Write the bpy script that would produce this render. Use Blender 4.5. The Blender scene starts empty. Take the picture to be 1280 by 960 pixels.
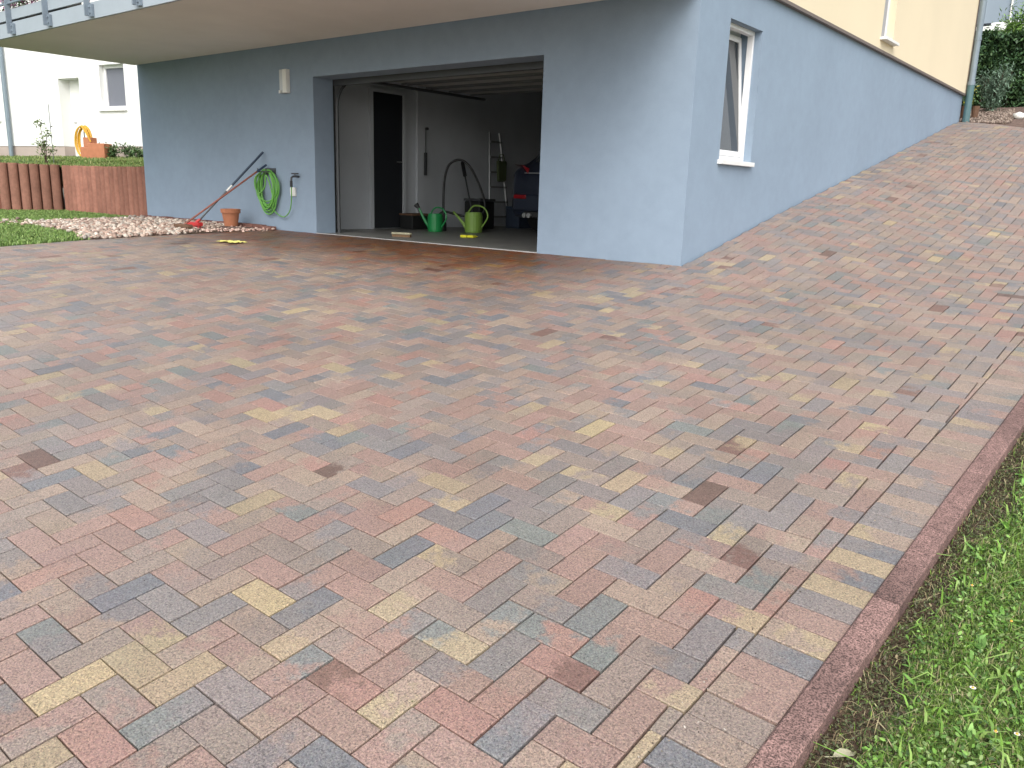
import bpy, bmesh, math, random
import numpy as np
from mathutils import Vector, Matrix
random.seed(7); rng = np.random.default_rng(7)
C = bpy.context.scene.collection
S = bpy.context.scene
PI = math.pi
R = math.radians

# ------------------------------------------------------------------ camera, sky, sun, exposure
cd = bpy.data.cameras.new('camera'); cam = bpy.data.objects.new('camera', cd); C.objects.link(cam)
cd.sensor_width = 36; cd.sensor_fit = 'HORIZONTAL'; cd.lens = 36*1019.7/1280
cd.clip_start = 0.05; cd.clip_end = 1000
cam.matrix_world = Matrix(((0.77682756, -0.1685046, 0.60674965, 0.0),
                           (0.62899849, 0.16173536, -0.76039633, 0.0),
                           (0.02999741, 0.97234144, 0.23162962, 0.61), (0, 0, 0, 1)))
S.camera = cam
SUN_EL, SUN_AZ = R(44), R(145)          # high behind the camera, veiled by cloud (azimuth from north, clockwise)
w = bpy.data.worlds.new('World'); S.world = w; w.use_nodes = True
nt = w.node_tree; bg = nt.nodes['Background']
sky = nt.nodes.new('ShaderNodeTexSky'); sky.sky_type = 'NISHITA'; sky.sun_disc = False
sky.sun_elevation = SUN_EL; sky.sun_rotation = SUN_AZ; sky.air_density = 1.0; sky.dust_density = 3.0; sky.ozone_density = 1.0
hs = nt.nodes.new('ShaderNodeHueSaturation'); hs.inputs['Saturation'].default_value = 0.30
nt.links.new(sky.outputs[0], hs.inputs['Color']); nt.links.new(hs.outputs[0], bg.inputs['Color'])
bg.inputs['Strength'].default_value = 0.15
sl = bpy.data.lights.new('sun', 'SUN'); sl.energy = 0.68; sl.angle = R(45); sl.color = (1, .965, .91)
so = bpy.data.objects.new('sun', sl); C.objects.link(so)
sd = Vector((math.sin(SUN_AZ)*math.cos(SUN_EL), math.cos(SUN_AZ)*math.cos(SUN_EL), math.sin(SUN_EL)))
so.rotation_euler = sd.to_track_quat('Z', 'Y').to_euler(); so.location = (0, 0, 30)
S.view_settings.view_transform = 'Standard'; S.view_settings.look = 'None'
S.view_settings.exposure = 1.0; S.view_settings.gamma = 1
S.view_settings.use_curve_mapping = False

# ------------------------------------------------------------------ helpers
def tag(o, label=None, cat=None, group=None, kind=None, category=None):
    cat = cat or category
    if label: o['label'] = label
    if cat: o['category'] = cat
    if group: o['group'] = group
    if kind: o['kind'] = kind
    return o

def thing(name, label, cat, loc=(0, 0, 0), rz=0, group=None):
    o = bpy.data.objects.new(name, None); C.objects.link(o); o.empty_display_size = .1
    o.location = loc; o.rotation_euler = (0, 0, rz)
    return tag(o, label, cat, group)

class MB:
    """collects vertices, faces and per-vertex colours of ONE mesh"""
    def __init__(s): s.v = []; s.f = []; s.c = []; s.m = []
    def add(s, vs, fs, col=None, mi=0):
        k = len(s.v); s.v += [tuple(p) for p in vs]; s.f += [tuple(i+k for i in f) for f in fs]
        s.c += [col or (1, 1, 1)]*len(vs); s.m += [mi]*len(fs); return s
    def box(s, x0, y0, z0, x1, y1, z1, col=None, mi=0, M=None):
        v = [(x0, y0, z0), (x1, y0, z0), (x1, y1, z0), (x0, y1, z0), (x0, y0, z1), (x1, y0, z1), (x1, y1, z1), (x0, y1, z1)]
        if M: v = [M @ Vector(p) for p in v]
        return s.add(v, [(0, 3, 2, 1), (4, 5, 6, 7), (0, 1, 5, 4), (1, 2, 6, 5), (2, 3, 7, 6), (3, 0, 4, 7)], col, mi)
    def tube(s, pts, r, n=8, col=None, closed=False, mi=0):
        pts = [Vector(p) for p in pts]; N = len(pts); rs = r if isinstance(r, (list, tuple)) else [r]*N
        vs = []; up = None
        for i, p in enumerate(pts):
            a = pts[(i-1) % N] if (closed or i) else p; b = pts[(i+1) % N] if (closed or i < N-1) else p
            t = (b-a).normalized()
            if up is None: up = Vector((0, 0, 1)) if abs(t.z) < .9 else Vector((1, 0, 0))
            sx = t.cross(up).normalized(); sy = sx.cross(t).normalized(); up = sy
            for k in range(n):
                an = 2*PI*k/n; vs.append(p + (sx*math.cos(an)+sy*math.sin(an))*rs[i])
        fs = []
        for i in range(N if closed else N-1):
            j = (i+1) % N
            for k in range(n): fs.append((i*n+k, i*n+(k+1) % n, j*n+(k+1) % n, j*n+k))
        if not closed: fs += [tuple(range(n-1, -1, -1)), tuple((N-1)*n+k for k in range(n))]
        return s.add(vs, fs, col, mi)
    def lathe(s, prof, n=20, c=(0, 0, 0), col=None, mi=0, cap0=True, cap1=True):
        vs = [(c[0]+r*math.cos(2*PI*k/n), c[1]+r*math.sin(2*PI*k/n), c[2]+z) for r, z in prof for k in range(n)]
        fs = [(i*n+k, i*n+(k+1) % n, (i+1)*n+(k+1) % n, (i+1)*n+k) for i in range(len(prof)-1) for k in range(n)]
        if cap0: fs.append(tuple(range(n-1, -1, -1)))
        if cap1: fs.append(tuple((len(prof)-1)*n+k for k in range(n)))
        return s.add(vs, fs, col, mi)
    def build(s, name, mat, parent=None, smooth=False, bevel=0, loc=None, **t):
        me = bpy.data.meshes.new(name); me.from_pydata(s.v, [], s.f); me.update()
        for m in (mat if isinstance(mat, (list, tuple)) else [mat]): me.materials.append(m)
        if any(s.m): me.polygons.foreach_set('material_index', s.m)
        if getattr(s, 'c2', None):
            me.attributes.new('T', 'FLOAT', 'POINT').data.foreach_set('value', np.array(s.t, dtype='f'))
            a = me.color_attributes.new('Col2', 'FLOAT_COLOR', 'POINT')
            a.data.foreach_set('color', np.c_[np.array(s.c2, dtype='f'), np.ones(len(s.c2), 'f')].ravel())
        if any(c != (1, 1, 1) for c in s.c):
            a = me.color_attributes.new('Col', 'FLOAT_COLOR', 'POINT')
            a.data.foreach_set('color', np.c_[np.array(s.c, dtype='f'), np.ones(len(s.c), 'f')].ravel())
        if smooth: me.shade_smooth()
        o = bpy.data.objects.new(name, me); C.objects.link(o)
        if loc: o.location = loc
        if parent: o.parent = parent
        if bevel:
            b = o.modifiers.new('bevel', 'BEVEL'); b.width = bevel; b.segments = 2; b.limit_method = 'ANGLE'
        return tag(o, **t)

def np_mesh(name, V, F, mat, col=None, parent=None, smooth=False, **t):
    """V (n,3), F (m,k) uniform polygons"""
    me = bpy.data.meshes.new(name); F = np.asarray(F); V = np.asarray(V, dtype='f'); k = F.shape[1]
    me.vertices.add(len(V)); me.vertices.foreach_set('co', V.ravel())
    me.loops.add(F.size); me.loops.foreach_set('vertex_index', F.astype('i').ravel())
    me.polygons.add(len(F)); me.polygons.foreach_set('loop_start', np.arange(0, F.size, k, dtype='i'))
    me.polygons.foreach_set('loop_total', np.full(len(F), k, dtype='i'))
    me.update(calc_edges=True)
    if col is not None:
        a = me.color_attributes.new('Col', 'FLOAT_COLOR', 'POINT')
        a.data.foreach_set('color', np.c_[col, np.ones(len(col))].astype('f').ravel())
    me.materials.append(mat)
    if smooth: me.shade_smooth()
    o = bpy.data.objects.new(name, me); C.objects.link(o)
    if parent: o.parent = parent
    return tag(o, **t)

# ------------------------------------------------------------------ materials
def mat(name, col=(.5, .5, .5), rough=.8, spec=.5, var=0, vscale=4, var2=0, v2scale=60, bump=0, bscale=200, attr=False,
        metal=0, detail=3, speck=0, sscale=500, trans=0, coat=0, bdist=.002):
    m = bpy.data.materials.new(name); m.use_nodes = True; t = m.node_tree; N = t.nodes; L = t.links
    b = N['Principled BSDF']; b.inputs['Roughness'].default_value = rough
    b.inputs['Specular IOR Level'].default_value = spec; b.inputs['Metallic'].default_value = metal
    if coat: b.inputs['Coat Weight'].default_value = coat
    geo = N.new('ShaderNodeNewGeometry')
    if attr:
        a = N.new('ShaderNodeAttribute'); a.attribute_name = 'Col'; cur = a.outputs['Color']
        if col != (.5, .5, .5):
            mx = N.new('ShaderNodeMix'); mx.data_type = 'RGBA'; mx.blend_type = 'MULTIPLY'; mx.inputs[0].default_value = 1
            L.new(cur, mx.inputs[6]); mx.inputs[7].default_value = (*col, 1); cur = mx.outputs[2]
    else:
        rgb = N.new('ShaderNodeRGB'); rgb.outputs[0].default_value = (*col, 1); cur = rgb.outputs[0]
    def noise(sc, det=3, ro=.55):
        n = N.new('ShaderNodeTexNoise'); n.inputs['Scale'].default_value = sc; n.inputs['Detail'].default_value = det
        n.inputs['Roughness'].default_value = ro; L.new(geo.outputs['Position'], n.inputs['Vector']); return n.outputs['Fac']
    def scaled(cur, fac, lo, hi, a, b_):
        mr = N.new('ShaderNodeMapRange'); mr.inputs[1].default_value = lo; mr.inputs[2].default_value = hi
        mr.inputs[3].default_value = a; mr.inputs[4].default_value = b_; L.new(fac, mr.inputs[0])
        vm = N.new('ShaderNodeVectorMath'); vm.operation = 'SCALE'; L.new(cur, vm.inputs[0]); L.new(mr.outputs[0], vm.inputs['Scale'])
        return vm.outputs[0]
    if var: cur = scaled(cur, noise(vscale, 4), .3, .7, 1-var, 1+var)
    if var2: cur = scaled(cur, noise(v2scale, 3), .3, .7, 1-var2, 1+var2)
    if speck: cur = scaled(cur, noise(sscale, 2, .7), .36, .64, 1-speck, 1+speck)
    L.new(cur, b.inputs['Base Color'])
    if bump:
        bp = N.new('ShaderNodeBump'); bp.inputs['Strength'].default_value = bump; bp.inputs['Distance'].default_value = bdist
        L.new(noise(bscale, detail), bp.inputs['Height']); L.new(bp.outputs[0], b.inputs['Normal'])
    return m

def brick_mat(name, shade_damp=True):
    """pigmented concrete: two colours run into each other in blotches, with dark and pale grains"""
    m = bpy.data.materials.new(name); m.use_nodes = True; t = m.node_tree; N = t.nodes; L = t.links; b = N['Principled BSDF']
    geo = N.new('ShaderNodeNewGeometry')
    def at(n, o): a = N.new('ShaderNodeAttribute'); a.attribute_name = n; return a.outputs[o]
    def noise(sc, det=3, ro=.55):
        n = N.new('ShaderNodeTexNoise'); n.inputs['Scale'].default_value = sc; n.inputs['Detail'].default_value = det
        n.inputs['Roughness'].default_value = ro; L.new(geo.outputs['Position'], n.inputs['Vector']); return n
    def mr(f, a, b_, c, d):
        n = N.new('ShaderNodeMapRange'); n.inputs[1].default_value = a; n.inputs[2].default_value = b_; n.inputs[3].default_value = c; n.inputs[4].default_value = d
        L.new(f, n.inputs[0]); return n.outputs[0]
    def math_(op, x, y):
        n = N.new('ShaderNodeMath'); n.operation = op
        for k, q in enumerate((x, y)):
            if isinstance(q, (int, float)): n.inputs[k].default_value = q
            else: L.new(q, n.inputs[k])
        return n.outputs[0]
    def mix(f, x, y, mode='MIX'):
        n = N.new('ShaderNodeMix'); n.data_type = 'RGBA'; n.blend_type = mode
        if isinstance(f, (int, float)): n.inputs[0].default_value = f
        else: L.new(f, n.inputs[0])
        for k, q in ((6, x), (7, y)):
            if isinstance(q, tuple): n.inputs[k].default_value = (*q, 1)
            else: L.new(q, n.inputs[k])
        return n.outputs[2]
    big = noise(17, 4, .65); mid = noise(70, 3, .6)
    f = math_('ADD', at('T', 'Fac'), math_('MULTIPLY', math_('SUBTRACT', big.outputs['Fac'], .5), 2.6))
    c = mix(mr(f, .30, .70, 0, 1), at('Col', 'Color'), at('Col2', 'Color'))
    c = mix(mr(mid.outputs['Fac'], .3, .7, 0, .20), c, (.26, .205, .165))
    # grains
    gr = noise(155, 3, .85); gr2 = noise(190, 3, .8); hue = noise(150, 2, .6)
    c = mix(.10, c, hue.outputs['Color'], 'OVERLAY')
    def times(c, k):
        v = N.new('ShaderNodeVectorMath'); v.operation = 'MULTIPLY'; L.new(c, v.inputs[0]); v.inputs[1].default_value = k; return v.outputs[0]
    c0 = c
    c = mix(mr(gr.outputs['Fac'], .49, .42, 0, .80), c, times(c0, (.30, .29, .30)))
    c = mix(mr(gr2.outputs['Fac'], .51, .58, 0, .75), c, times(c0, (1.72, 1.70, 1.62)))
    lg = noise(.9, 4, .6); st_ = noise(3.5, 4, .65)                  # traffic grime, worn and stained areas
    sc_ = N.new('ShaderNodeVectorMath'); sc_.operation = 'SCALE'; L.new(c, sc_.inputs[0])
    L.new(math_('MULTIPLY', mr(lg.outputs['Fac'], .32, .68, .90, 1.08), mr(st_.outputs['Fac'], .28, .42, .86, 1.0)), sc_.inputs['Scale']); c = sc_.outputs[0]
    # paving in front of the garage: damp, with balcony shade painted into the colour
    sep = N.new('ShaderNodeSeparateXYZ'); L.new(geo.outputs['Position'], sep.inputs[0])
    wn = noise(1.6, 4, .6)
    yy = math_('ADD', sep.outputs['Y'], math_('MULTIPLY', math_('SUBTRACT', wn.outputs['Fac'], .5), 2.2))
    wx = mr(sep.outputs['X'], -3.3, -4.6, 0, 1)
    shade_damp_m = math_('MULTIPLY', math_('MULTIPLY', mr(yy, 4.3, 5.9, 0, 1), wx), mr(sep.outputs['Y'], 6.7, 6.75, 1, 0))
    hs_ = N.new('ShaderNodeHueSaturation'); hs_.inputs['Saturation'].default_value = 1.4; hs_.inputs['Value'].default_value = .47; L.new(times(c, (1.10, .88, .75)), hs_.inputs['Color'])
    c = mix(shade_damp_m, c, hs_.outputs[0])
    L.new(c, b.inputs['Base Color']); L.new(mr(shade_damp_m, 0, 1, .53, .46), b.inputs['Roughness'])
    b.inputs['Specular IOR Level'].default_value = .58
    bp = N.new('ShaderNodeBump'); bp.inputs['Strength'].default_value = .7; bp.inputs['Distance'].default_value = .002
    L.new(gr.outputs['Fac'], bp.inputs['Height']); L.new(bp.outputs[0], b.inputs['Normal'])
    return m

M = {}
M['blue'] = mat('blue_grey_plaster', (.252, .322, .405), .85, .3, var=.05, vscale=.9, var2=.03, v2scale=9, speck=.04, sscale=120, bump=.35, bscale=260)
M['yellow'] = mat('cream_yellow_plaster', (.76, .66, .475), .85, .3, var=.03, vscale=.7, bump=.35, bscale=260)
M['white_pl'] = mat('white_plaster', (.82, .82, .80), .85, .3, var=.02, vscale=.6, bump=.3, bscale=200)
M['inner'] = mat('garage_plaster', (.52, .55, .58), .9, .2, var=.08, vscale=1.2, bump=.3, bscale=150)
M['soffit'] = mat('soffit_paint', (.78, .745, .70), .9, .2, var=.05, vscale=1.1, bump=.3, bscale=180)
M['plinth'] = mat('taupe_plinth', (.42, .35, .31), .9, .2, var=.06, vscale=2, bump=.4, bscale=150)
M['trim'] = mat('brown_drip_trim', (.16, .13, .115), .6)
M['upvc'] = mat('white_window_plastic', (.80, .80, .80), .35, .5)
M['sillm'] = mat('white_sill', (.78, .78, .76), .4, .5, var=.04, vscale=9)
M['glass'] = mat('window_glass', (.045, .05, .055), .04, .8)
M['greyblind'] = mat('grey_roller_blind', (.30, .31, .34), .5)
M['conc'] = mat('garage_concrete', (.19, .19, .175), .45, .5, var=.16, vscale=2.5, var2=.06, v2scale=40, bump=.15, bscale=90)
M['steel'] = mat('brushed_steel', (.60, .60, .60), .35, .5, metal=.9)
M['zinc'] = mat('zinc_pipe', (.20, .25, .29), .55, .5, metal=.2, var=.08, vscale=5)
M['teal'] = mat('teal_cast_pipe', (.075, .15, .16), .55, .5, var=.08, vscale=9)
M['galv'] = mat('galvanised_steel', (.19, .235, .28), .5, .5, metal=.1, var=.12, vscale=7, var2=.06, v2scale=50)
M['panel'] = mat('light_grey_fascia', (.34, .39, .43), .6, .4, var=.06, vscale=3)
M['darkmetal'] = mat('dark_steel', (.06, .065, .07), .45, .5)
M['doorpan'] = mat('sectional_door_white', (.50, .49, .46), .5, .4, var=.03, vscale=3)
M['darkdoor'] = mat('anthracite_door', (.022, .025, .03), .45, .5)
M['black'] = mat('black_plastic', (.015, .016, .017), .5, .5)
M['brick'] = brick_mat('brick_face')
M['joint'] = mat('joint_sand', (.034, .027, .023), .95, .2, var=.3, vscale=30, bump=.6, bscale=200)
M['kerb'] = mat('kerb_stone', (.5, .5, .5), .8, .4, attr=True, var=.20, vscale=3.2, var2=.22, v2scale=28, speck=.75, sscale=200, bump=.5, bscale=280)
M['soil'] = mat('brown_soil', (.085, .058, .04), .95, .2, var=.35, vscale=12, var2=.3, v2scale=60, bump=1.0, bscale=60, bdist=.02)
M['turf'] = mat('turf_ground', (.07, .115, .03), .95, .2, var=.3, vscale=5, var2=.3, v2scale=50, bump=.8, bscale=70, bdist=.01)
M['leaf'] = mat('leaf_green', (.5, .5, .5), .55, .4, attr=True)
M['ground'] = mat('bare_ground', (.12, .10, .075), .95, .2, var=.25, vscale=1)
M['gravelb'] = mat('gravel_bed', (.22, .16, .14), .95, .2, var=.4, vscale=30, var2=.3, v2scale=80)
M['stone'] = mat('gravel_stone', (.5, .5, .5), .8, .3, attr=True, var2=.15, v2scale=80)
M['terra'] = mat('terracotta', (.42, .17, .09), .8, .3, var=.12, vscale=8, bump=.2, bscale=120)
M['pal'] = mat('terracotta_concrete', (.5, .5, .5), .85, .25, attr=True, var=.14, vscale=4, var2=.12, v2scale=22, bump=.5, bscale=120)
M['mulch'] = mat('bark_mulch', (.17, .12, .10), .95, .2, var=.35, vscale=14, var2=.4, v2scale=60, bump=1.0, bscale=60, bdist=.02)
M['greenhose'] = mat('green_hose', (.14, .38, .07), .4, .5)
M['yellowhose'] = mat('yellow_hose', (.62, .34, .03), .45, .5)
M['green1'] = mat('dark_green_plastic', (.015, .26, .07), .35, .5)
M['green2'] = mat('lime_green_plastic', (.22, .38, .07), .4, .5)
M['red'] = mat('red_plastic', (.50, .03, .03), .4, .5)
M['broomhead'] = mat('broom_bristle', (.19, .12, .07), .9, .2, var2=.3, v2scale=200)
M['bluegrip'] = mat('dark_blue_handle', (.02, .04, .075), .4, .5)
M['redwood'] = mat('red_brown_handle', (.24, .085, .06), .5, .4, var=.15, vscale=14)
M['white'] = mat('white_plastic', (.78, .78, .74), .4, .5)
M['yellowcloth'] = mat('yellow_cloth', (.80, .74, .22), .9, .2, bump=.5, bscale=100)
M['car'] = mat('car_paint_blue_black', (.018, .024, .042), .3, .5, coat=.5)
M['tyre'] = mat('tyre_rubber', (.015, .015, .016), .8, .3)
M['taillight'] = mat('red_tail_lamp', (.22, .006, .010), .2, .6)
M['plate'] = mat('white_plate', (.72, .74, .78), .4, .4)
M['euband'] = mat('blue_band', (.02, .06, .35), .4, .4)
M['alu'] = mat('aluminium', (.26, .27, .28), .4, .5, metal=.6)
M['rooftile'] = mat('roof_tile', (.14, .07, .05), .8, .3, var=.15, vscale=3)
M['olive'] = mat('olive_fabric', (.07, .09, .04), .8)
M['navy'] = mat('navy_crate', (.03, .045, .075), .6)
M['dimwhite'] = mat('grey_metal_strip', (.42, .42, .41), .5)
M['blindn'] = mat('dark_grey_blind', (.15, .16, .19), .5)
M['brown'] = mat('brown_wood', (.14, .08, .05), .8, .3, var=.2, vscale=20)
M['petal'] = mat('white_petal', (.85, .85, .83), .6, .3)
M['paleleaf'] = mat('pale_dry_leaf', (.42, .40, .27), .7, .3, var=.12, vscale=60)
M['bark'] = mat('bark', (.09, .065, .045), .9, .2, var=.3, vscale=20, bump=.8, bscale=60)
HG = [
[-.048,-.044,-.041,-.038,-.036,-.034,-.033,-.032,-.032,-.031,-.030,-.027,-.024,-.019,-.012,-.002,.009,.024,.043,.065,.092,.123,.159,.200,.245,.295,.349,.407,.469,.535,.603,.675,.749,.825,.903,.982,1.063,1.145,1.227],
[-.056,-.052,-.048,-.044,-.041,-.038,-.036,-.035,-.033,-.032,-.030,-.028,-.024,-.019,-.012,-.002,.010,.026,.046,.070,.098,.132,.171,.214,.262,.315,.372,.434,.498,.567,.638,.712,.788,.866,.946,1.027,1.109,1.191,1.274],
[-.065,-.060,-.055,-.050,-.046,-.042,-.039,-.037,-.035,-.033,-.031,-.028,-.024,-.019,-.012,-.003,.010,.027,.048,.074,.105,.141,.182,.228,.280,.336,.396,.460,.528,.599,.673,.749,.827,.907,.988,1.071,1.154,1.238,1.322],
[-.075,-.068,-.062,-.056,-.050,-.046,-.042,-.038,-.036,-.033,-.031,-.028,-.024,-.019,-.012,-.003,.011,.028,.050,.077,.110,.149,.193,.243,.297,.356,.420,.487,.558,.631,.708,.786,.867,.949,1.032,1.116,1.200,1.285,1.370],
[-.086,-.078,-.070,-.063,-.056,-.050,-.045,-.040,-.037,-.034,-.031,-.028,-.024,-.019,-.012,-.003,.011,.028,.051,.081,.116,.157,.204,.257,.315,.377,.444,.514,.588,.664,.743,.824,.907,.991,1.076,1.161,1.247,1.333,1.419],
[-.098,-.089,-.079,-.070,-.062,-.054,-.047,-.042,-.038,-.034,-.031,-.028,-.024,-.019,-.012,-.003,.010,.028,.052,.083,.121,.165,.215,.271,.333,.399,.469,.542,.619,.698,.780,.863,.948,1.034,1.120,1.207,1.294,1.382,1.469],
[-.112,-.101,-.089,-.079,-.068,-.059,-.051,-.044,-.038,-.034,-.031,-.027,-.024,-.018,-.011,-.002,.009,.026,.052,.085,.126,.173,.227,.286,.351,.421,.494,.571,.651,.733,.818,.903,.990,1.078,1.166,1.254,1.342,1.431,1.520],
[-.129,-.115,-.102,-.089,-.076,-.065,-.055,-.046,-.039,-.034,-.030,-.027,-.024,-.018,-.011,-.002,.007,.024,.051,.087,.131,.181,.239,.302,.371,.444,.521,.601,.684,.770,.856,.944,1.033,1.122,1.212,1.302,1.391,1.481,1.571],
[-.147,-.131,-.116,-.100,-.086,-.072,-.060,-.049,-.040,-.034,-.030,-.027,-.024,-.019,-.011,-.002,.006,.023,.052,.090,.136,.191,.252,.319,.392,.469,.549,.633,.719,.807,.896,.986,1.077,1.168,1.259,1.350,1.441,1.531,1.622],
[-.168,-.150,-.132,-.114,-.097,-.081,-.066,-.053,-.042,-.034,-.030,-.027,-.024,-.019,-.011,-.002,.006,.023,.053,.093,.143,.201,.266,.337,.414,.495,.579,.666,.755,.846,.938,1.030,1.122,1.215,1.307,1.399,1.491,1.582,1.674],
[-.192,-.171,-.151,-.131,-.111,-.093,-.075,-.059,-.046,-.036,-.030,-.027,-.024,-.019,-.011,-.002,.006,.024,.055,.098,.151,.213,.282,.357,.438,.523,.611,.701,.794,.887,.980,1.074,1.168,1.262,1.355,1.448,1.541,1.633,1.725],
[-.218,-.196,-.173,-.151,-.128,-.107,-.087,-.068,-.051,-.039,-.032,-.028,-.024,-.019,-.011,-.002,.006,.025,.059,.104,.161,.226,.300,.379,.464,.553,.645,.738,.833,.929,1.025,1.120,1.215,1.310,1.404,1.498,1.591,1.683,1.776],
[-.247,-.223,-.198,-.173,-.149,-.125,-.102,-.080,-.061,-.045,-.036,-.030,-.025,-.020,-.011,-.002,.006,.027,.063,.111,.172,.242,.319,.404,.493,.586,.681,.778,.875,.973,1.070,1.167,1.263,1.359,1.453,1.547,1.640,1.733,1.826],
[-.280,-.253,-.226,-.199,-.172,-.146,-.121,-.097,-.075,-.056,-.044,-.035,-.028,-.021,-.012,-.002,.007,.029,.068,.120,.185,.259,.342,.431,.524,.621,.719,.819,.919,1.018,1.117,1.215,1.311,1.407,1.502,1.596,1.689,1.782,1.875],
[-.314,-.286,-.257,-.228,-.199,-.171,-.143,-.117,-.093,-.073,-.057,-.044,-.033,-.023,-.013,-.002,.007,.032,.074,.131,.200,.280,.367,.461,.558,.659,.760,.862,.964,1.065,1.164,1.263,1.360,1.456,1.550,1.644,1.737,1.829,1.921],
[-.352,-.321,-.290,-.260,-.229,-.199,-.169,-.141,-.116,-.092,-.073,-.055,-.041,-.027,-.014,-.003,.008,.035,.081,.143,.217,.303,.395,.494,.595,.699,.803,.907,1.010,1.112,1.212,1.311,1.408,1.503,1.597,1.691,1.783,1.875,1.966],
[-.391,-.359,-.326,-.294,-.262,-.230,-.198,-.168,-.140,-.114,-.090,-.069,-.050,-.033,-.017,-.003,.009,.039,.090,.157,.238,.329,.427,.530,.635,.741,.848,.953,1.057,1.159,1.259,1.358,1.454,1.549,1.643,1.735,1.827,1.917,2.008],
[-.433,-.399,-.364,-.330,-.296,-.263,-.230,-.198,-.167,-.138,-.110,-.085,-.061,-.040,-.020,-.003,.011,.045,.101,.174,.261,.358,.462,.569,.677,.786,.893,.999,1.103,1.205,1.306,1.404,1.500,1.594,1.686,1.778,1.868,1.957,2.046],
[-.475,-.440,-.404,-.368,-.333,-.297,-.262,-.228,-.195,-.162,-.131,-.102,-.074,-.048,-.024,-.004,.013,.051,.113,.194,.289,.392,.500,.610,.721,.831,.939,1.045,1.149,1.250,1.350,1.447,1.543,1.636,1.727,1.817,1.906,1.994,2.081],
[-.519,-.482,-.444,-.407,-.370,-.333,-.296,-.260,-.224,-.189,-.154,-.120,-.088,-.057,-.029,-.005,.015,.059,.129,.218,.320,.429,.541,.654,.765,.875,.983,1.088,1.191,1.292,1.391,1.488,1.582,1.675,1.765,1.853,1.940,2.026,2.111],
[-.563,-.524,-.485,-.447,-.408,-.369,-.331,-.292,-.254,-.216,-.178,-.141,-.104,-.068,-.035,-.006,.018,.069,.148,.246,.355,.468,.583,.697,.809,.918,1.024,1.128,1.229,1.329,1.427,1.524,1.618,1.710,1.799,1.886,1.970,2.054,2.136],
[-.606,-.566,-.526,-.486,-.446,-.405,-.365,-.324,-.284,-.243,-.203,-.162,-.121,-.081,-.042,-.007,.022,.082,.172,.279,.393,.510,.626,.739,.849,.955,1.060,1.161,1.262,1.360,1.458,1.554,1.649,1.740,1.829,1.914,1.996,2.076,2.156],
[-.649,-.607,-.566,-.524,-.482,-.440,-.398,-.356,-.313,-.271,-.228,-.185,-.141,-.096,-.051,-.009,.028,.100,.201,.316,.434,.551,.664,.775,.882,.986,1.088,1.187,1.286,1.384,1.481,1.578,1.673,1.766,1.855,1.939,2.018,2.094,2.170],
[-.690,-.647,-.604,-.561,-.518,-.474,-.430,-.385,-.341,-.297,-.253,-.208,-.161,-.113,-.063,-.011,.037,.124,.235,.354,.471,.585,.695,.801,.905,1.006,1.105,1.203,1.301,1.398,1.496,1.593,1.690,1.786,1.876,1.959,2.034,2.106,2.178],
[-.728,-.684,-.640,-.596,-.551,-.505,-.459,-.413,-.367,-.322,-.276,-.230,-.182,-.131,-.075,-.015,.053,.155,.271,.388,.499,.606,.709,.812,.912,1.011,1.109,1.207,1.304,1.403,1.501,1.600,1.699,1.797,1.893,1.975,2.044,2.112,2.182],
[-.765,-.719,-.673,-.627,-.581,-.533,-.485,-.437,-.390,-.344,-.298,-.251,-.201,-.148,-.088,-.017,.078,.184,.294,.404,.505,.603,.701,.800,.899,.998,1.097,1.196,1.296,1.396,1.496,1.596,1.697,1.799,1.902,1.985,2.047,2.113,2.184],
[-.799,-.751,-.703,-.655,-.606,-.556,-.506,-.457,-.410,-.364,-.317,-.269,-.219,-.163,-.100,-.022,.074,.176,.279,.379,.473,.566,.661,.759,.860,.963,1.067,1.170,1.274,1.378,1.481,1.585,1.688,1.791,1.893,1.978,2.046,2.116,2.189],
[-.829,-.780,-.730,-.679,-.626,-.575,-.524,-.474,-.426,-.380,-.333,-.284,-.233,-.177,-.114,-.039,.048,.141,.234,.326,.416,.504,.597,.696,.802,.912,1.022,1.132,1.241,1.350,1.458,1.564,1.670,1.774,1.873,1.962,2.040,2.116,2.193],
[-.857,-.806,-.754,-.701,-.646,-.594,-.539,-.489,-.440,-.393,-.346,-.296,-.244,-.190,-.130,-.062,.014,.096,.180,.265,.348,.432,.521,.623,.735,.852,.970,1.086,1.201,1.315,1.426,1.537,1.644,1.749,1.849,1.942,2.028,2.112,2.194],
[-.882,-.829,-.776,-.721,-.666,-.613,-.555,-.503,-.453,-.402,-.355,-.304,-.251,-.199,-.145,-.084,-.017,.055,.131,.211,.288,.364,.448,.552,.670,.792,.915,1.037,1.156,1.274,1.390,1.503,1.613,1.719,1.822,1.919,2.012,2.102,2.191],
[-.905,-.851,-.796,-.740,-.685,-.631,-.576,-.521,-.465,-.411,-.362,-.311,-.256,-.202,-.151,-.094,-.035,.030,.104,.177,.246,.317,.399,.499,.615,.738,.862,.987,1.110,1.230,1.349,1.465,1.577,1.686,1.792,1.893,1.991,2.088,2.183],
[-.926,-.871,-.815,-.759,-.703,-.648,-.592,-.535,-.477,-.422,-.372,-.320,-.265,-.208,-.154,-.102,-.047,.012,.077,.144,.211,.282,.363,.460,.571,.690,.814,.938,1.063,1.186,1.306,1.424,1.539,1.651,1.760,1.865,1.968,2.069,2.170],
[-.946,-.890,-.833,-.777,-.721,-.664,-.607,-.549,-.492,-.436,-.383,-.330,-.275,-.220,-.167,-.115,-.063,-.008,.052,.114,.180,.252,.334,.428,.534,.649,.769,.893,1.017,1.141,1.263,1.383,1.500,1.615,1.726,1.835,1.942,2.048,2.153],
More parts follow.
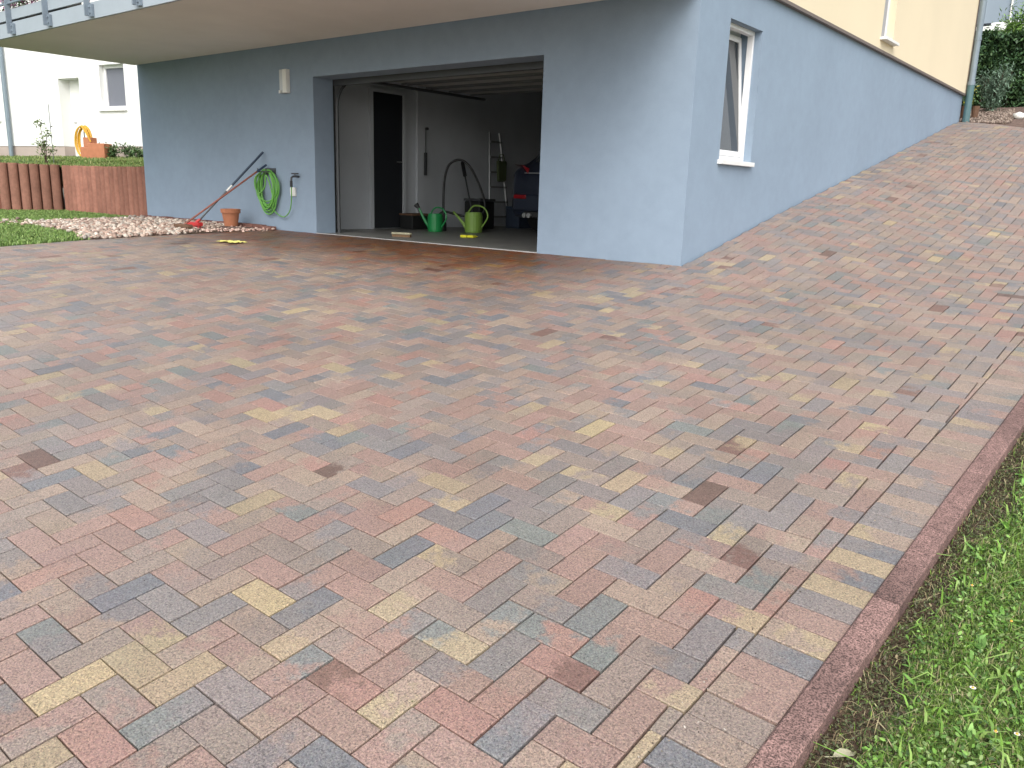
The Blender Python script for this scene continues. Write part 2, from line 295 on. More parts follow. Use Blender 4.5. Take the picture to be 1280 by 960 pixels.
[-.965,-.908,-.851,-.794,-.737,-.680,-.622,-.564,-.507,-.451,-.396,-.343,-.289,-.236,-.183,-.133,-.081,-.028,.028,.088,.153,.225,.306,.398,.500,.611,.728,.850,.973,1.097,1.220,1.341,1.460,1.577,1.692,1.804,1.914,2.024,2.132],
[-.984,-.926,-.869,-.811,-.753,-.696,-.638,-.580,-.522,-.466,-.411,-.357,-.305,-.253,-.202,-.152,-.102,-.050,.004,.063,.127,.199,.280,.369,.468,.576,.690,.809,.931,1.054,1.177,1.300,1.421,1.540,1.657,1.772,1.885,1.997,2.109],
[-1.002,-.944,-.886,-.828,-.770,-.711,-.653,-.595,-.538,-.482,-.427,-.374,-.321,-.271,-.221,-.172,-.123,-.072,-.019,.039,.103,.174,.253,.341,.437,.542,.653,.769,.890,1.012,1.135,1.259,1.381,1.502,1.622,1.739,1.855,1.970,2.084],
[-1.020,-.961,-.903,-.844,-.786,-.727,-.669,-.611,-.554,-.498,-.443,-.390,-.339,-.289,-.240,-.192,-.144,-.094,-.041,.016,.079,.149,.226,.312,.406,.508,.616,.731,.849,.971,1.094,1.218,1.342,1.465,1.586,1.706,1.824,1.941,2.057],
]
# ------------------------------------------------------------------ terrain height of the paving (0.5 m grid, x -16..2, y -1..18)
HGA = np.array(HG)
def zg(x, y):
    a = min(max((x+16)/.5, 0), 35.999); b = min(max((y+1)/.5, 0), 37.999)
    i, j = int(a), int(b); s, t = a-i, b-j
    # smooth (Catmull-like) blend keeps the surface free of facets
    def g(i, j): return HGA[min(max(i, 0), 36), min(max(j, 0), 38)]
    def cr(p0, p1, p2, p3, t): return p1+.5*t*(p2-p0+t*(2*p0-5*p1+4*p2-p3+t*(3*(p1-p2)+p3-p0)))
    col = [cr(g(k, j-1), g(k, j), g(k, j+1), g(k, j+2), t) for k in (i-1, i, i+1, i+2)]
    return cr(*col, s)

XW, YW = -3.4, 6.6                       # outer faces of the house
XL = -12.72
def header_x(y): return -.7295+.0268*(y-2.36)
def left_x(y): return -8.85-.60*(y-2)/4.6
def end_y(x): return 16.72-.80*(x-XW)    # far end of the ramp

def clip(poly, a, b, c):                 # keep a*x+b*y+c >= 0
    out = []
    for k in range(len(poly)):
        p, q = poly[k], poly[(k+1) % len(poly)]
        dp, dq = a*p[0]+b*p[1]+c, a*q[0]+b*q[1]+c
        if dp >= 0: out.append(p)
        if (dp >= 0) != (dq >= 0):
            t = dp/(dp-dq); out.append((p[0]+(q[0]-p[0])*t, p[1]+(q[1]-p[1])*t))
    return out
def area(p): return .5*sum(p[k][0]*p[(k+1) % len(p)][1]-p[(k+1) % len(p)][0]*p[k][1] for k in range(len(p)))

def slab(poly, cols, ch=.003, depth=.03, dz=0, tilt=(0, 0)):
    """stone with chamfered edge over a convex outline that follows the ground; returns verts, faces, colours"""
    n = len(poly); cx = sum(p[0] for p in poly)/n; cy = sum(p[1] for p in poly)/n
    def shrink(p, d):
        dx, dy = cx-p[0], cy-p[1]; l = math.hypot(dx, dy) or 1
        sx = math.copysign(min(d, abs(dx)), dx) if abs(dx) > 1e-4 else 0; sy = math.copysign(min(d, abs(dy)), dy) if abs(dy) > 1e-4 else 0
        return (p[0]+sx, p[1]+sy)
    hz = lambda p: zg(p[0], p[1])+dz+tilt[0]*(p[0]-cx)+tilt[1]*(p[1]-cy)
    v = []; c = []
    for zo, d in ((-depth, 0), (-ch*.8, 0), (0, ch)):
        for k, p in enumerate(poly):
            q = shrink(p, d); v.append((q[0], q[1], hz(p)+zo)); c.append(cols[k])
    f = [(k, (k+1) % n, n+(k+1) % n, n+k) for k in range(n)]+[(n+k, n+(k+1) % n, 2*n+(k+1) % n, 2*n+k) for k in range(n)]
    f.append(tuple(range(2*n, 3*n)))
    return v, f, c, (cx, cy)

# brick colours (clay and concrete pigments)
PAL = dict(p=(.345, .215, .178), s=(.385, .205, .165), b=(.37, .275, .21), g=(.205, .20, .205), l=(.23, .208, .205), B=(.135, .165, .195),
           t=(.165, .205, .205), r=(.29, .23, .195), y=(.44, .345, .205), Y=(.52, .405, .215), d=(.19, .10, .08), D=(.125, .07, .055))
PAL = {k: tuple(c+(m-c)*(.33 if k not in 'dD' else .12) for c, m in zip(v, (.268, .213, .182))) for k, v in PAL.items()}
PAL = {k: tuple(c*q for c, q in zip(v, (.85, .855, .87))) for k, v in PAL.items()}
KEYS = 'psbglBtryYdD'; WT = [22, 4, 18, 14, 12, 3, 3, 22, 3, .5, 1.2, .3]
FIX = {('V', -1, -5): 'gg', ('H', -1, -3): 'py', ('V', -2, -4): 'ps', ('H', -2, -2): 'gl', ('H', -3, -5): 'pp', ('H', -2, -6): 'rg',
 ('H', -1, -7): 'py', ('V', -2, -8): 'rr', ('V', -1, -9): 'pp', ('H', -3, -9): 'lg', ('H', -2, -10): 'pp', ('H', -4, -8): 'sd', ('V', -3, -7): 'tp',
 ('V', -4, -6): 'tt', ('H', -4, -4): 'bb', ('H', -5, -7): 'ts', ('V', -3, -11): 'Bg', ('V', -4, -10): 'sp', ('H', -5, -11): 'ss', ('H', -6, -10): 'lp',
 ('H', -7, -9): 'ty', ('H', -8, -8): 'rr', ('V', -7, -11): 'pr', ('V', -6, -12): 'yb', ('V', -5, -13): 'pr', ('H', -4, -12): 'pp', ('H', -8, -12): 'ds',
 ('H', -9, -11): 'rp', ('V', -8, -10): 'pg', ('V', -10, -12): 'yb', ('V', -9, -13): 'pt', ('V', -8, -14): 'bp', ('H', -7, -13): 'pp', ('H', -6, -14): 'BB',
 ('H', -10, -10): 'bp', ('H', -11, -9): 'pp', ('V', -9, -9): 'yb', ('V', -11, -11): 'gB', ('H', -13, -11): 'YY', ('H', -12, -12): 'br', ('H', -11, -13): 'pb',
 ('V', -12, -14): 'bp', ('H', -14, -14): 'py', ('H', -13, -15): 'yy', ('V', -13, -13): 'gg', ('V', -14, -16): 'rr', ('V', -13, -17): 'YY', ('V', -11, -15): 'yy',
 ('V', -10, -16): 'tg', ('H', -12, -16): 'rp', ('H', -11, -17): 'ss', ('H', -10, -14): 'll', ('H', -9, -15): 'rr', ('V', -12, -18): 'rp', ('V', -11, -19): 'yy',
 ('V', -9, -17): 'pr', ('H', -15, -17): 'pp', ('H', -16, -16): 'tg', ('V', -15, -15): 'bg', ('H', -15, -13): 'gg', ('V', -16, -14): 'BB', ('H', -17, -15): 'bp',
 ('V', -5, 3): 'DD', ('V', -12, 6): 'YY', ('H', -8, -16): 'pp', ('V', -2, 0): 'dr', ('V', -1, 14): 'rD'}
def brick_cols(key, rnd):
    k = FIX.get(key) or ''.join(rnd.choices(KEYS, WT, k=1)*2)
    if key not in FIX and rnd.random() < .6:
        k = k[0]+rnd.choices(KEYS[:9], WT[:9], k=1)[0]
    j = rnd.uniform(.90, 1.08)
    return [tuple(c*j*rnd.uniform(.98, 1.02) for c in PAL[q]) for q in k]

CAMV = Vector((0, 0, .61)); CI = cam.matrix_world.inverted()
def seen(p):                             # is the point in the picture, and how near
    q = CI @ Vector(p)
    if q.z > -.2: return None
    x, y = q.x/-q.z*1019.7, q.y/-q.z*1019.7
    return (abs(x) < 660 and abs(y) < 500), -q.z

P_ = .0995; OX, OY = -.7423, 2.3527
rnd = random.Random(11)
stones = []                              # (importance, verts, faces, cols, centre)
def add_stone(poly, two, axis, ch=.0028):
    if len(poly) < 3: return
    A = area(poly)
    if abs(A) < .0004: return
    if A < 0: poly = poly[::-1]
    lo = min(p[axis] for p in poly); hi = max(p[axis] for p in poly)
    cols = [(p[axis]-lo)/(hi-lo or 1) for p in poly]
    v, f, c, ce = slab(poly, cols, ch, dz=rnd.gauss(0, .0007), tilt=(rnd.gauss(0, .004), rnd.gauss(0, .004)))
    z = zg(*ce); s = seen((ce[0], ce[1], z))
    imp = abs(A)/s[1]**3 if (s and s[0]) else 0
    stones.append((imp, v, f, c, two, (ce[0], ce[1], z)))
GX, GY = .0062, .0036                    # joint widths
for i in range(-92, 8):
    for j in range(-30, 150):
        m = (i+j) % 4
        if m == 0: x0, x1, y0, y1, kind = i-.5, i+1.5, j, j+1, 'H'
        elif m == 2: x0, x1, y0, y1, kind = i-.5, i+.5, j, j+2, 'V'
        else: continue
        x0, x1, y0, y1 = OX+x0*P_, OX+x1*P_, OY+y0*P_, OY+y1*P_
        cx, cy = (x0+x1)/2, (y0+y1)/2
        if cy > 18 or cx > header_x(cy)+.1 or cx < -9.7 or cy < -.6: continue
        if cy > YW-.001 and cx < XW-.05 and y0 > YW-.05: continue
        w1, w2, w3, w4 = [rnd.gauss(0, .0005) for _ in range(4)]
        poly = [(x0+GX/2+w1, y0+GY/2+w3), (x1-GX/2+w2, y0+GY/2+w4), (x1-GX/2+w2, y1-GY/2+w3), (x0+GX/2+w1, y1-GY/2+w4)]
        poly = clip(poly, -1, .0268, -.7295-.0268*2.36-.003)        # header line
        if len(poly) > 2:
            poly = clip(poly, 1, .60/4.6, 8.85-.60*2/4.6)            # left edge
        if len(poly) > 2:
            if cx < XW: poly = clip(poly, 0, -1, YW-.006)
            elif cy > YW: poly = clip(poly, 1, 0, -XW-.006)
        if len(poly) > 2: poly = clip(poly, -.80, -1, 16.72+.80*XW)  # far end
        add_stone(poly, brick_cols((kind, i, j), rnd), 0 if kind == 'H' else 1)
# header course along the kerb
n_ = Vector((.0268, 1, 0)).normalized(); e_ = Vector((n_.y, -n_.x, 0))   # along the kerb / towards the grass
def KP(s, d): return (header_x(0)+n_.x*s+e_.x*d, n_.y*s+e_.y*d)
HFIX = {-10: 'pp', -9: 'BB', -8: 'rb', -7: 'rr', -6: 'bp', -5: 'pp', -4: 'gB', -3: 'by', -2: 'pp', -1: 'gl', 0: 'yy', 1: 'pB', 2: 'yy', 3: 'gB', 4: 'yb', 5: 'gg', 6: 'gr', 7: 'bb', 8: 'll', 9: 'bl', 10: 'lp'}
for k in range(-25, 132):
    s0 = 2.361+k*.0999
    g = .0024
    poly = [KP(s0+g, .003), KP(s0+g, .190), KP(s0+.0999-g, .190), KP(s0+.0999-g, .003)]
    ky = HFIX.get(k); 
    two = [tuple(PAL[q]) for q in ky] if ky else brick_cols(('h', k, 0), rnd)
    if poly[0][1] < end_y(poly[0][0])-.1: add_stone(poly, two, 0, ch=.003)

stones.sort(key=lambda t: -t[0])
# joint bed below the stones
def terrain(name, xs, ys, zf, m, keep=None, smooth=True, **t):
    xs = np.asarray(xs); ys = np.asarray(ys); V = []; F = []
    for x in xs:
        for y in ys: V.append((x, y, zf(x, y)))
    n = len(ys)
    for a in range(len(xs)-1):
        for b in range(n-1):
            if keep is None or keep((xs[a]+xs[a+1])/2, (ys[b]+ys[b+1])/2): F.append((a*n+b, (a+1)*n+b, (a+1)*n+b+1, a*n+b+1))
    return np_mesh(name, V, F, m, smooth=smooth, **t)
drive = terrain('driveway', np.r_[np.arange(-9.6, -3.5, .2), -3.4, np.arange(-3.3, -.45, .1)], np.r_[np.arange(-.8, 6.5, .2), 6.6, np.arange(6.7, 17.6, .1)],
    lambda x, y: zg(x, y)-.016, M['joint'],
    keep=lambda x, y: not (x < XW and y > YW) and x > left_x(y)-.05 and x < header_x(y)+.19 and y < end_y(x)-.05, kind='structure')
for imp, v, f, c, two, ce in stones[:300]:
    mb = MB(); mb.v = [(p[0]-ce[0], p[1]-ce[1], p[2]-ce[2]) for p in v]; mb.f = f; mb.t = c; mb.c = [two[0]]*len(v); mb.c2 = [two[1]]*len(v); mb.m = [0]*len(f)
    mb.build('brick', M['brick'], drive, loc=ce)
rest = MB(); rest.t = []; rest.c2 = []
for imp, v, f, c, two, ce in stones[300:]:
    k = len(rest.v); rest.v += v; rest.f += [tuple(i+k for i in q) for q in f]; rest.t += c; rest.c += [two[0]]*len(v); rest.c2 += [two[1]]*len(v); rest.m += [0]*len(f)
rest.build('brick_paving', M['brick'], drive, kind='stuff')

# ------------------------------------------------------------------ kerb
kerb = thing('kerb', 'low reddish concrete kerb of metre long stones between the brick driveway and the lawn', 'kerb', (0, 0, 0))
KD0, KD1 = .1925, .272
joints = [2.433+1.012*k for k in range(-4, 12)]
for a, b in zip(joints, joints[1:]):
    if b > 13.5: break
    mb = MB(); n = 9; sh = rnd.uniform(.9, 1.08)
    for q in range(n+1):
        s = a+.002+(b-a-.004)*q/n; t_ = q/n
        # stained, darker stretches where one stone starts
        dk = 1-.32*math.exp(-((t_-.0)/.22)**2) if abs(a-2.433) < .1 else 1-.35*math.exp(-((t_-.52)/.16)**2)*(abs(a-1.421) < .1) - .28*math.exp(-((t_-.75)/.2)**2)*(a > 4 or abs(a-3.445) < .1)
        base = tuple(x*sh*dk for x in (.205, .125, .11))
        row = [(KD0, -.16), (KD0, .002), (KD0+.006, .008), (KD1-.006, .008), (KD1, .002), (KD1, -.16)]
        for d, z in row:
            p = KP(s, d); mb.v.append((p[0], p[1], zg(p[0], p[1])+z)); mb.c.append(base)
    for q in range(n):
        for k in range(5): mb.f.append((q*6+k, (q+1)*6+k, (q+1)*6+k+1, q*6+k+1))
    mb.f.append((0, 1, 2, 3, 4, 5)); mb.f.append(tuple(n*6+k for k in (5, 4, 3, 2, 1, 0)))
    mb.m = [0]*len(mb.f)
    mb.build('kerb_stone', M['kerb'], kerb)

# ------------------------------------------------------------------ ground sheets
def house_in(x, y): return XL+.1 < x < XW-.1 and y > YW+.1 and y < 16.7
def zbig(x, y):
    if house_in(x, y) or x < XL+.2: return -.16
    z = zg(min(max(x, -16), 2), min(max(y, -1), 18))-.13
    if y > 18: z += min((y-18)*.13, 2.6)
    return z
gx = np.r_[-260, -120, -60, -32, np.arange(-20, -13, 1), XL+.15, XL+.25, np.arange(-12, -4, 1), -3.65, -3.45, np.arange(-3, 3, .5), 5, 10, 20, 60, 120, 260]
gy = np.r_[-260, -120, -60, -20, -8, np.arange(-4, 6.5, .5), 6.65, 6.8, np.arange(7, 16.6, .5), 16.65, 16.78, np.arange(17, 22, .5), 25, 30, 40, 60, 120, 260]
terrain('ground', gx, gy, zbig, M['ground'], kind='structure')

def wob(x, y, k=1.): return math.sin(x*3.1*k+1.3)*math.cos(y*2.7*k+.4)*.5+math.sin(x*7.3*k+y*5.1*k)*.25
def kside(x, y):                         # distance from the kerb's outer face
    return (x-header_x(y))-KD1
def zlawn(x, y):
    d = kside(x, y); base = zg(min(x, 2), min(max(y, -1), 18))
    s = min(max((d-.05)/.12, 0), 1)
    return base-.044+.020*s*s*(3-2*s)+.004*wob(x, y, 2)+.004*wob(x, y, 9)
xr = np.r_[np.arange(-.47, .3, .03), np.arange(.3, 1, .1), np.arange(1, 3, .5), 6, 14]
yr = np.r_[-12, -6, -3, -1, np.arange(-.5, 6.5, .05), np.arange(6.5, 15, .5)]
V = []; F = []
for d in np.r_[0, np.arange(.02, .5, .03), np.arange(.6, 1.6, .1), 2, 3, 5, 14]:
    for y in yr:
        x = header_x(y)+KD1+d; V.append((x, y, zlawn(x, y)))
n = len(yr); F = [(a*n+b, (a+1)*n+b, (a+1)*n+b+1, a*n+b+1) for a in range(len(V)//n-1) for b in range(n-1)]
nd = sum(1 for d in np.r_[0, np.arange(.02, .5, .03)] if d < .10)
split = nd*(n-1)
so_ = np_mesh('soil_strip', V, F[:split], M['soil'], smooth=True, kind='structure')
lw_ = np_mesh('lawn', V, F[split:], M['turf'], smooth=True, kind='structure')

def blades(n, px, py, zf, h, wd, cols, lean=.5, seed=1, segs=2):
    g = np.random.default_rng(seed); x = px; y = py; n = len(x)
    z = np.array([zf(a, b) for a, b in zip(x, y)])
    an = g.uniform(0, 2*PI, n); hh = h*g.uniform(.5, 1.25, n); ww = wd*g.uniform(.6, 1.3, n)
    la = g.uniform(0, 2*PI, n); ll = hh*np.abs(g.normal(0, lean, n))
    dx, dy = np.cos(an)*ww/2, np.sin(an)*ww/2; lx, ly = np.cos(la)*ll, np.sin(la)*ll
    P0 = np.c_[x-dx, y-dy, z-.004]; P1 = np.c_[x+dx, y+dy, z-.004]
    P2 = np.c_[x+dx*.8+lx*.35, y+dy*.8+ly*.35, z+hh*.55]; P3 = np.c_[x-dx*.8+lx*.35, y-dy*.8+ly*.35, z+hh*.55]
    P4 = np.c_[x+lx, y+ly, z+np.maximum(hh-ll*.45, hh*.25)]
    P5 = P4+np.c_[dx, dy, 0*dx]*.15
    V = np.stack([P0, P1, P2, P3, P5, P4], 1).reshape(-1, 3); b = np.arange(n)[:, None]*6
    F = np.concatenate([b+np.array([[0, 1, 2, 3]]), b+np.array([[3, 2, 4, 5]])])
    cols = np.array(cols); ci = cols[g.integers(0, len(cols), n)]*g.uniform(.7, 1.3, n)[:, None]
    return V, F, np.repeat(ci, 6, 0)
def leaves(x, y, z, size, cols, seed=1, flat=.5, asp=.6):
    """small rhombic leaves folded along the rib, as a quad pair"""
    g = np.random.default_rng(seed); n = len(x)
    th = g.uniform(0, 2*PI, n); L = size*g.uniform(.5, 1.3, n)
    d = np.c_[np.cos(th), np.sin(th), g.normal(0, flat, n)]; d /= np.linalg.norm(d, axis=1)[:, None]
    s = np.c_[-np.sin(th), np.cos(th), g.normal(0, flat, n)]; s /= np.linalg.norm(s, axis=1)[:, None]
    P = np.c_[x, y, z]; L = L[:, None]
    a = P; b = P+d*L*.3+s*L*asp*.42; c = P+d*L*.8+s*L*asp*.3; e = P+d*L; f = P+d*L*.8-s*L*asp*.3; h = P+d*L*.3-s*L*asp*.42
    V = np.stack([a, b, c, e, f, h], 1).reshape(-1, 3); k = np.arange(n)[:, None]*6
    F = k+np.array([[0, 1, 2, 3, 4, 5]])
    cols = np.array(cols); ci = cols[g.integers(0, len(cols), n)]*g.uniform(.65, 1.3, n)[:, None]
    return V, F, np.repeat(ci, 6, 0)

# near lawn: blades and broad weed leaves
GR = [(.14, .25, .035), (.18, .30, .045), (.095, .18, .03), (.24, .33, .08), (.15, .26, .045), (.33, .34, .16), (.06, .12, .025)]
def near_pts(n, seed, ymax=6.2, dmax=.62, d0=0):
    g = np.random.default_rng(seed); y = .7+(ymax-.7)*g.random(n)**1.35; d = d0+(dmax-d0)*g.random(n)
    x = np.array([header_x(b)+KD1 for b in y])+d; return x, y, d, g
def edge_(y): return .075+.025*np.sin(y*4.1)+.022*np.sin(y*9.7+1)+.012*np.sin(y*23)
parts = []
for n_b, dm, d0_, sd_ in ((170000, .62, 0, 3), (120000, 2.4, .45, 33)):
    x, y, d, g = near_pts(n_b, sd_, dmax=dm, d0=d0_)
    pat = np.array([wob(a, b, 1.6)+.6*wob(a, b, 6) for a, b in zip(x, y)])
    keep = ((d > edge_(y)+.05*g.random(len(d))) & (g.random(len(d)) < (.70+.5*pat)*(np.clip((.64-d)/.2, 0, 1) if d0_ == 0 else 1))) | ((g.random(len(d)) < .04) & (d0_ == 0))
    x, y = x[keep], y[keep]
    parts.append(blades(0, x, y, zlawn, .024, .0032, GR, 1.3, sd_+1))
x, y, d, g = near_pts(2600, 37); k_ = d > edge_(y)
parts.append(blades(0, x[k_], y[k_], zlawn, .060, .0075, [(.16, .30, .05), (.22, .34, .08)], 1.3, 38))
x, y, d, g = near_pts(5200, 39)
parts.append(blades(0, x, y, zlawn, .038, .0022, [(.36, .31, .17), (.28, .22, .12)], 1.8, 40))
def joinp(parts):
    V, F, Cc, k = [], [], [], 0
    for v, f, c in parts: V.append(v); F.append(f+k); Cc.append(c); k += len(v)
    return np.concatenate(V), np.concatenate(F), np.concatenate(Cc)
V, F, Cc = joinp(parts); np_mesh('lawn_grass', V, F, M['leaf'], Cc, kind='stuff', label='bright green lawn grass beside the reddish kerb', category='grass')
parts = []
x, y, d, g = near_pts(60000, 5)
patch = np.array([wob(a*1.3+2, b, 3.1) for a, b in zip(x, y)])
k2 = (d > edge_(y)+.03*g.random(len(d))) & ((patch > .12) | (g.random(len(d)) < .32))
z = np.array([zlawn(a, b) for a, b in zip(x[k2], y[k2])])+g.random(k2.sum())**1.3*.030
parts.append(leaves(x[k2], y[k2], z, .0135, [(.13, .27, .04), (.09, .19, .035), (.18, .32, .07), (.24, .34, .12), (.06, .13, .03)], 6, .7, .62))
x, y, d, g = near_pts(52000, 15, dmax=.17)          # low dull weeds on the soil along the kerb
k2 = (g.random(len(d)) < .72) & (d > .004)
z = np.array([zlawn(a, b) for a, b in zip(x[k2], y[k2])])+g.random(k2.sum())**1.6*.014
parts.append(leaves(x[k2], y[k2], z, .0085, [(.075, .10, .035), (.10, .125, .045), (.055, .065, .03), (.12, .12, .055), (.09, .075, .045)], 16, .8, .6))
x, y, d, g = near_pts(500, 17, d0=.05)              # plantain and dandelion rosettes
rx, ry, rz = [], [], []
for a, b in zip(x[:190], y[:190]):
    for q in range(7): rx.append(a); ry.append(b); rz.append(zlawn(a, b)+.012)
parts.append(leaves(np.array(rx), np.array(ry), np.array(rz), .036, [(.13, .27, .05), (.18, .32, .08), (.10, .22, .04)], 18, .45, .36))
V, F, Cc = joinp(parts)
np_mesh('lawn_weeds', V, F, M['leaf'], Cc, kind='stuff', label='clover and weed leaves in the lawn beside the kerb', category='weeds')
# crumbs of soil and straw
x, y, d, g = near_pts(5000, 8, 6, .2)
z = np.array([zlawn(a, b) for a, b in zip(x, y)])+.002
V, F, Cc = leaves(x, y, z, .011, [(.09, .06, .04), (.16, .11, .07), (.25, .20, .12), (.05, .035, .025)], 9, .9, .8)
np_mesh('soil_crumbs', V, F, M['stone'], Cc, kind='stuff', label='soil crumbs and straw along the foot of the kerb', category='soil')

# daisies and fallen leaf
def daisy(x, y, rr, lab):
    z = zlawn(x, y)+.045; t = thing('daisy', lab, 'daisy', (x, y, zlawn(x, y)), 0, 'daisies scattered in the lawn')
    MB().tube([(0, 0, 0), (.003, 0, .025), (0, 0, .043)], .0012, 5).build('stem', M['green2'], t)
    for k in range(9):
        a = 2*PI*k/9; c, s = math.cos(a), math.sin(a); m = MB()
        pts = [(.003, -.002), (rr*.6, -.0035), (rr, -.001), (rr, .001), (rr*.6, .0035), (.003, .002)]
        m.add([(px*c-py*s, px*s+py*c, .044+.15*px) for px, py in pts], [(0, 1, 2, 3, 4, 5)]); m.build('petal', M['petal'], t)
    MB().lathe([(.0035, .043), (.0035, .046), (.001, .048)], 8).build('flower_centre', M['yellowhose'], t)
daisy(-.214, 2.149, .0075, 'white daisy in the lawn, the largest, nearest to the kerb in the foreground')
daisy(-.101, 2.041, .0065, 'white daisy in the lawn closest to the bottom right corner')
daisy(-.141, 2.018, .0045, 'tiny white daisy in the lawn just left of the corner one')
daisy(-.312, 2.64, .005, 'small white daisy in the lawn, farthest up along the kerb')
daisy(-.188, 2.508, .004, 'tiny white daisy in the middle of the visible lawn near the right edge')
lf = thing('fallen_leaf', 'pale yellowish fallen leaf lying on the soil right beside the kerb', 'leaf', (-.425, 1.77, zlawn(-.425, 1.77)+.012), R(55))
m = MB(); pr = [(0, .001), (.012, .010), (.03, .015), (.048, .012), (.062, .002)]
m.add([(a, b, .004*math.sin(a*60)+b*.25) for a, b in pr]+[(a, 0, .004*math.sin(a*60)-.001) for a, b in pr]+[(a, -b, .004*math.sin(a*60)+b*.25) for a, b in pr],
      [(k, k+1, 6+k, 5+k) for k in range(4)]+[(5+k, 6+k, 11+k, 10+k) for k in range(4)])
m.build('leaf_blade', M['paleleaf'], lf, smooth=True); MB().tube([(-.02, .003, .002), (0, 0, .001), (.01, 0, .002)], .0012, 5).build('leaf_stalk', M['paleleaf'], lf)

# grit and tiny dry scraps lying on the paving and in the joints near the kerb
g = np.random.default_rng(77); n = 900
s_ = g.uniform(.8, 7, n); dd = np.where(g.random(n) < .6, g.normal(0, .05, n), -g.random(n)*2.2)
P = [KP(a, b) for a, b in zip(s_, dd)]; x = np.array([p[0] for p in P]); y = np.array([p[1] for p in P]); z = np.array([zg(a, b) for a, b in P])+.0015
V, F, Cc = leaves(x, y, z, .006, [(.10, .08, .06), (.30, .25, .18), (.05, .04, .035), (.12, .15, .06), (.42, .38, .33)], 78, .3, .8)
np_mesh('paving_grit', V, F, M['stone'], Cc, kind='stuff', label='grit and dry scraps lying on the brick paving', category='grit')
# ------------------------------------------------------------------ the house with the garage
house = thing('house', 'blue grey house with open garage, yellow upper storey and balcony', 'house', (XW, YW, 0))
HO = Vector((XW, YW, 0))
def hb(mb): mb.v = [(p[0]-HO.x, p[1]-HO.y, p[2]) for p in mb.v]; return mb
def hpart(name, boxes, m, parent=house, bevel=0, **t):
    mb = MB()
    for b in boxes: mb.box(*b)
    return (hb(mb) if parent is house else mb).build(name, m, parent, bevel=bevel, **t)
ZT = 2.452                                # top of the blue storey
Y1 = 16.72
w0, w1, wz0, wz1 = 7.19, 7.90, .93, 2.137   # side window opening
gl, gr, gt = -8.50, -5.0, 1.868             # garage opening
wall = hpart('wall', [(XL, YW, -.3, gl, YW+.3, ZT), (gr, YW, -.3, XW, YW+.3, ZT), (gl, YW, gt, gr, YW+.3, ZT),
    (XW-.3, YW+.3, -.3, XW, w0, ZT), (XW-.3, w0, -.3, XW, w1, wz0), (XW-.3, w0, wz1, XW, w1, ZT), (XW-.3, w1, -.3, XW, Y1, ZT),
    (XL, YW+.3, -.3, XL+.3, Y1, ZT), (XL+.3, Y1-.3, -.3, XW-.3, Y1, ZT)], M['blue'])
XU = XW+.035                              # upper storey stands proud
uy0, uy1, uz0 = 11.46, 11.98, 2.625
ZR = 5.3
hpart('upper_wall', [(XU-.3, YW-.035, ZT+.03, XU, uy0, ZR), (XU-.3, uy1, ZT+.03, XU, Y1+.02, ZR), (XU-.3, uy0, ZT+.03, XU, uy1, uz0), (XU-.3, uy0, uz0+1.25, XU, uy1, ZR),
    (XL-.03, YW-.035, ZT+.03, XU-.3, YW+.25, ZR), (XL-.03, YW+.25, ZT+.03, XL+.27, Y1+.02, ZR), (XL+.27, Y1-.28, ZT+.03, XU-.3, Y1+.02, ZR)], M['yellow'])
hpart('drip_trim', [(XW-.05, YW+.25, ZT-.004, XU+.012, Y1+.03, ZT+.028), (XU-.004, Y1-.02, ZT+.03, XU+.012, Y1+.026, ZR)], M['trim'])
mb = MB(); mb.add([(XL-.6, YW-.5, ZR), (XU+.5, YW-.5, ZR), (XU+.5, Y1+.5, ZR), (XL-.6, Y1+.5, ZR), (XL-.6, 11.6, 8), (XU+.5, 11.6, 8)], [(0, 1, 5, 4), (3, 4, 5, 2), (0, 4, 3), (1, 2, 5), (0, 3, 2, 1)])
hb(mb).build('roof', M['rooftile'], house)
# garage interior
GIX, GIX2, GIY = -9.10, XW-.3, 13.6
hpart('garage_floor', [(GIX-.2, YW+.004, -.2, GIX2, GIY, 0)], M['conc'])
hpart('garage_wall', [(GIX-.12, YW+.3, -.1, GIX, 8.93, 2.3), (GIX-.12, 8.93, -.1, GIX+.04, 9.10, 2.3), (GIX-.12, 9.10, -.1, GIX+.02, GIY, 2.3), (GIX-.12, GIY, -.1, GIX2, GIY+.12, 2.3)], M['inner'])
hpart('ceiling', [(GIX-.12, YW+.302, 2.3, GIX2, GIY+.12, 2.42)], M['inner'])
hpart('threshold_strip', [(gl, YW-.006, -.02, gr, YW+.014, .006)], M['dimwhite'])
# inner door in the left wall
di = hpart('inner_door', [(GIX+.004, 8.06, .012, GIX+.034, 8.62, 1.88)], M['darkdoor'])
hb(MB().box(GIX+.004, 8.625, .0, GIX+.05, 8.68, 1.93).box(GIX+.004, 8.0, .0, GIX+.05, 8.055, 1.93).box(GIX+.004, 8.055, 1.885, GIX+.05, 8.625, 1.93)).build('door_frame', M['inner'], di)
hb(MB().tube([(GIX+.034, 8.56, .95), (GIX+.085, 8.56, .95), (GIX+.085, 8.47, .95)], .009, 8)).build('door_handle', M['steel'], di)
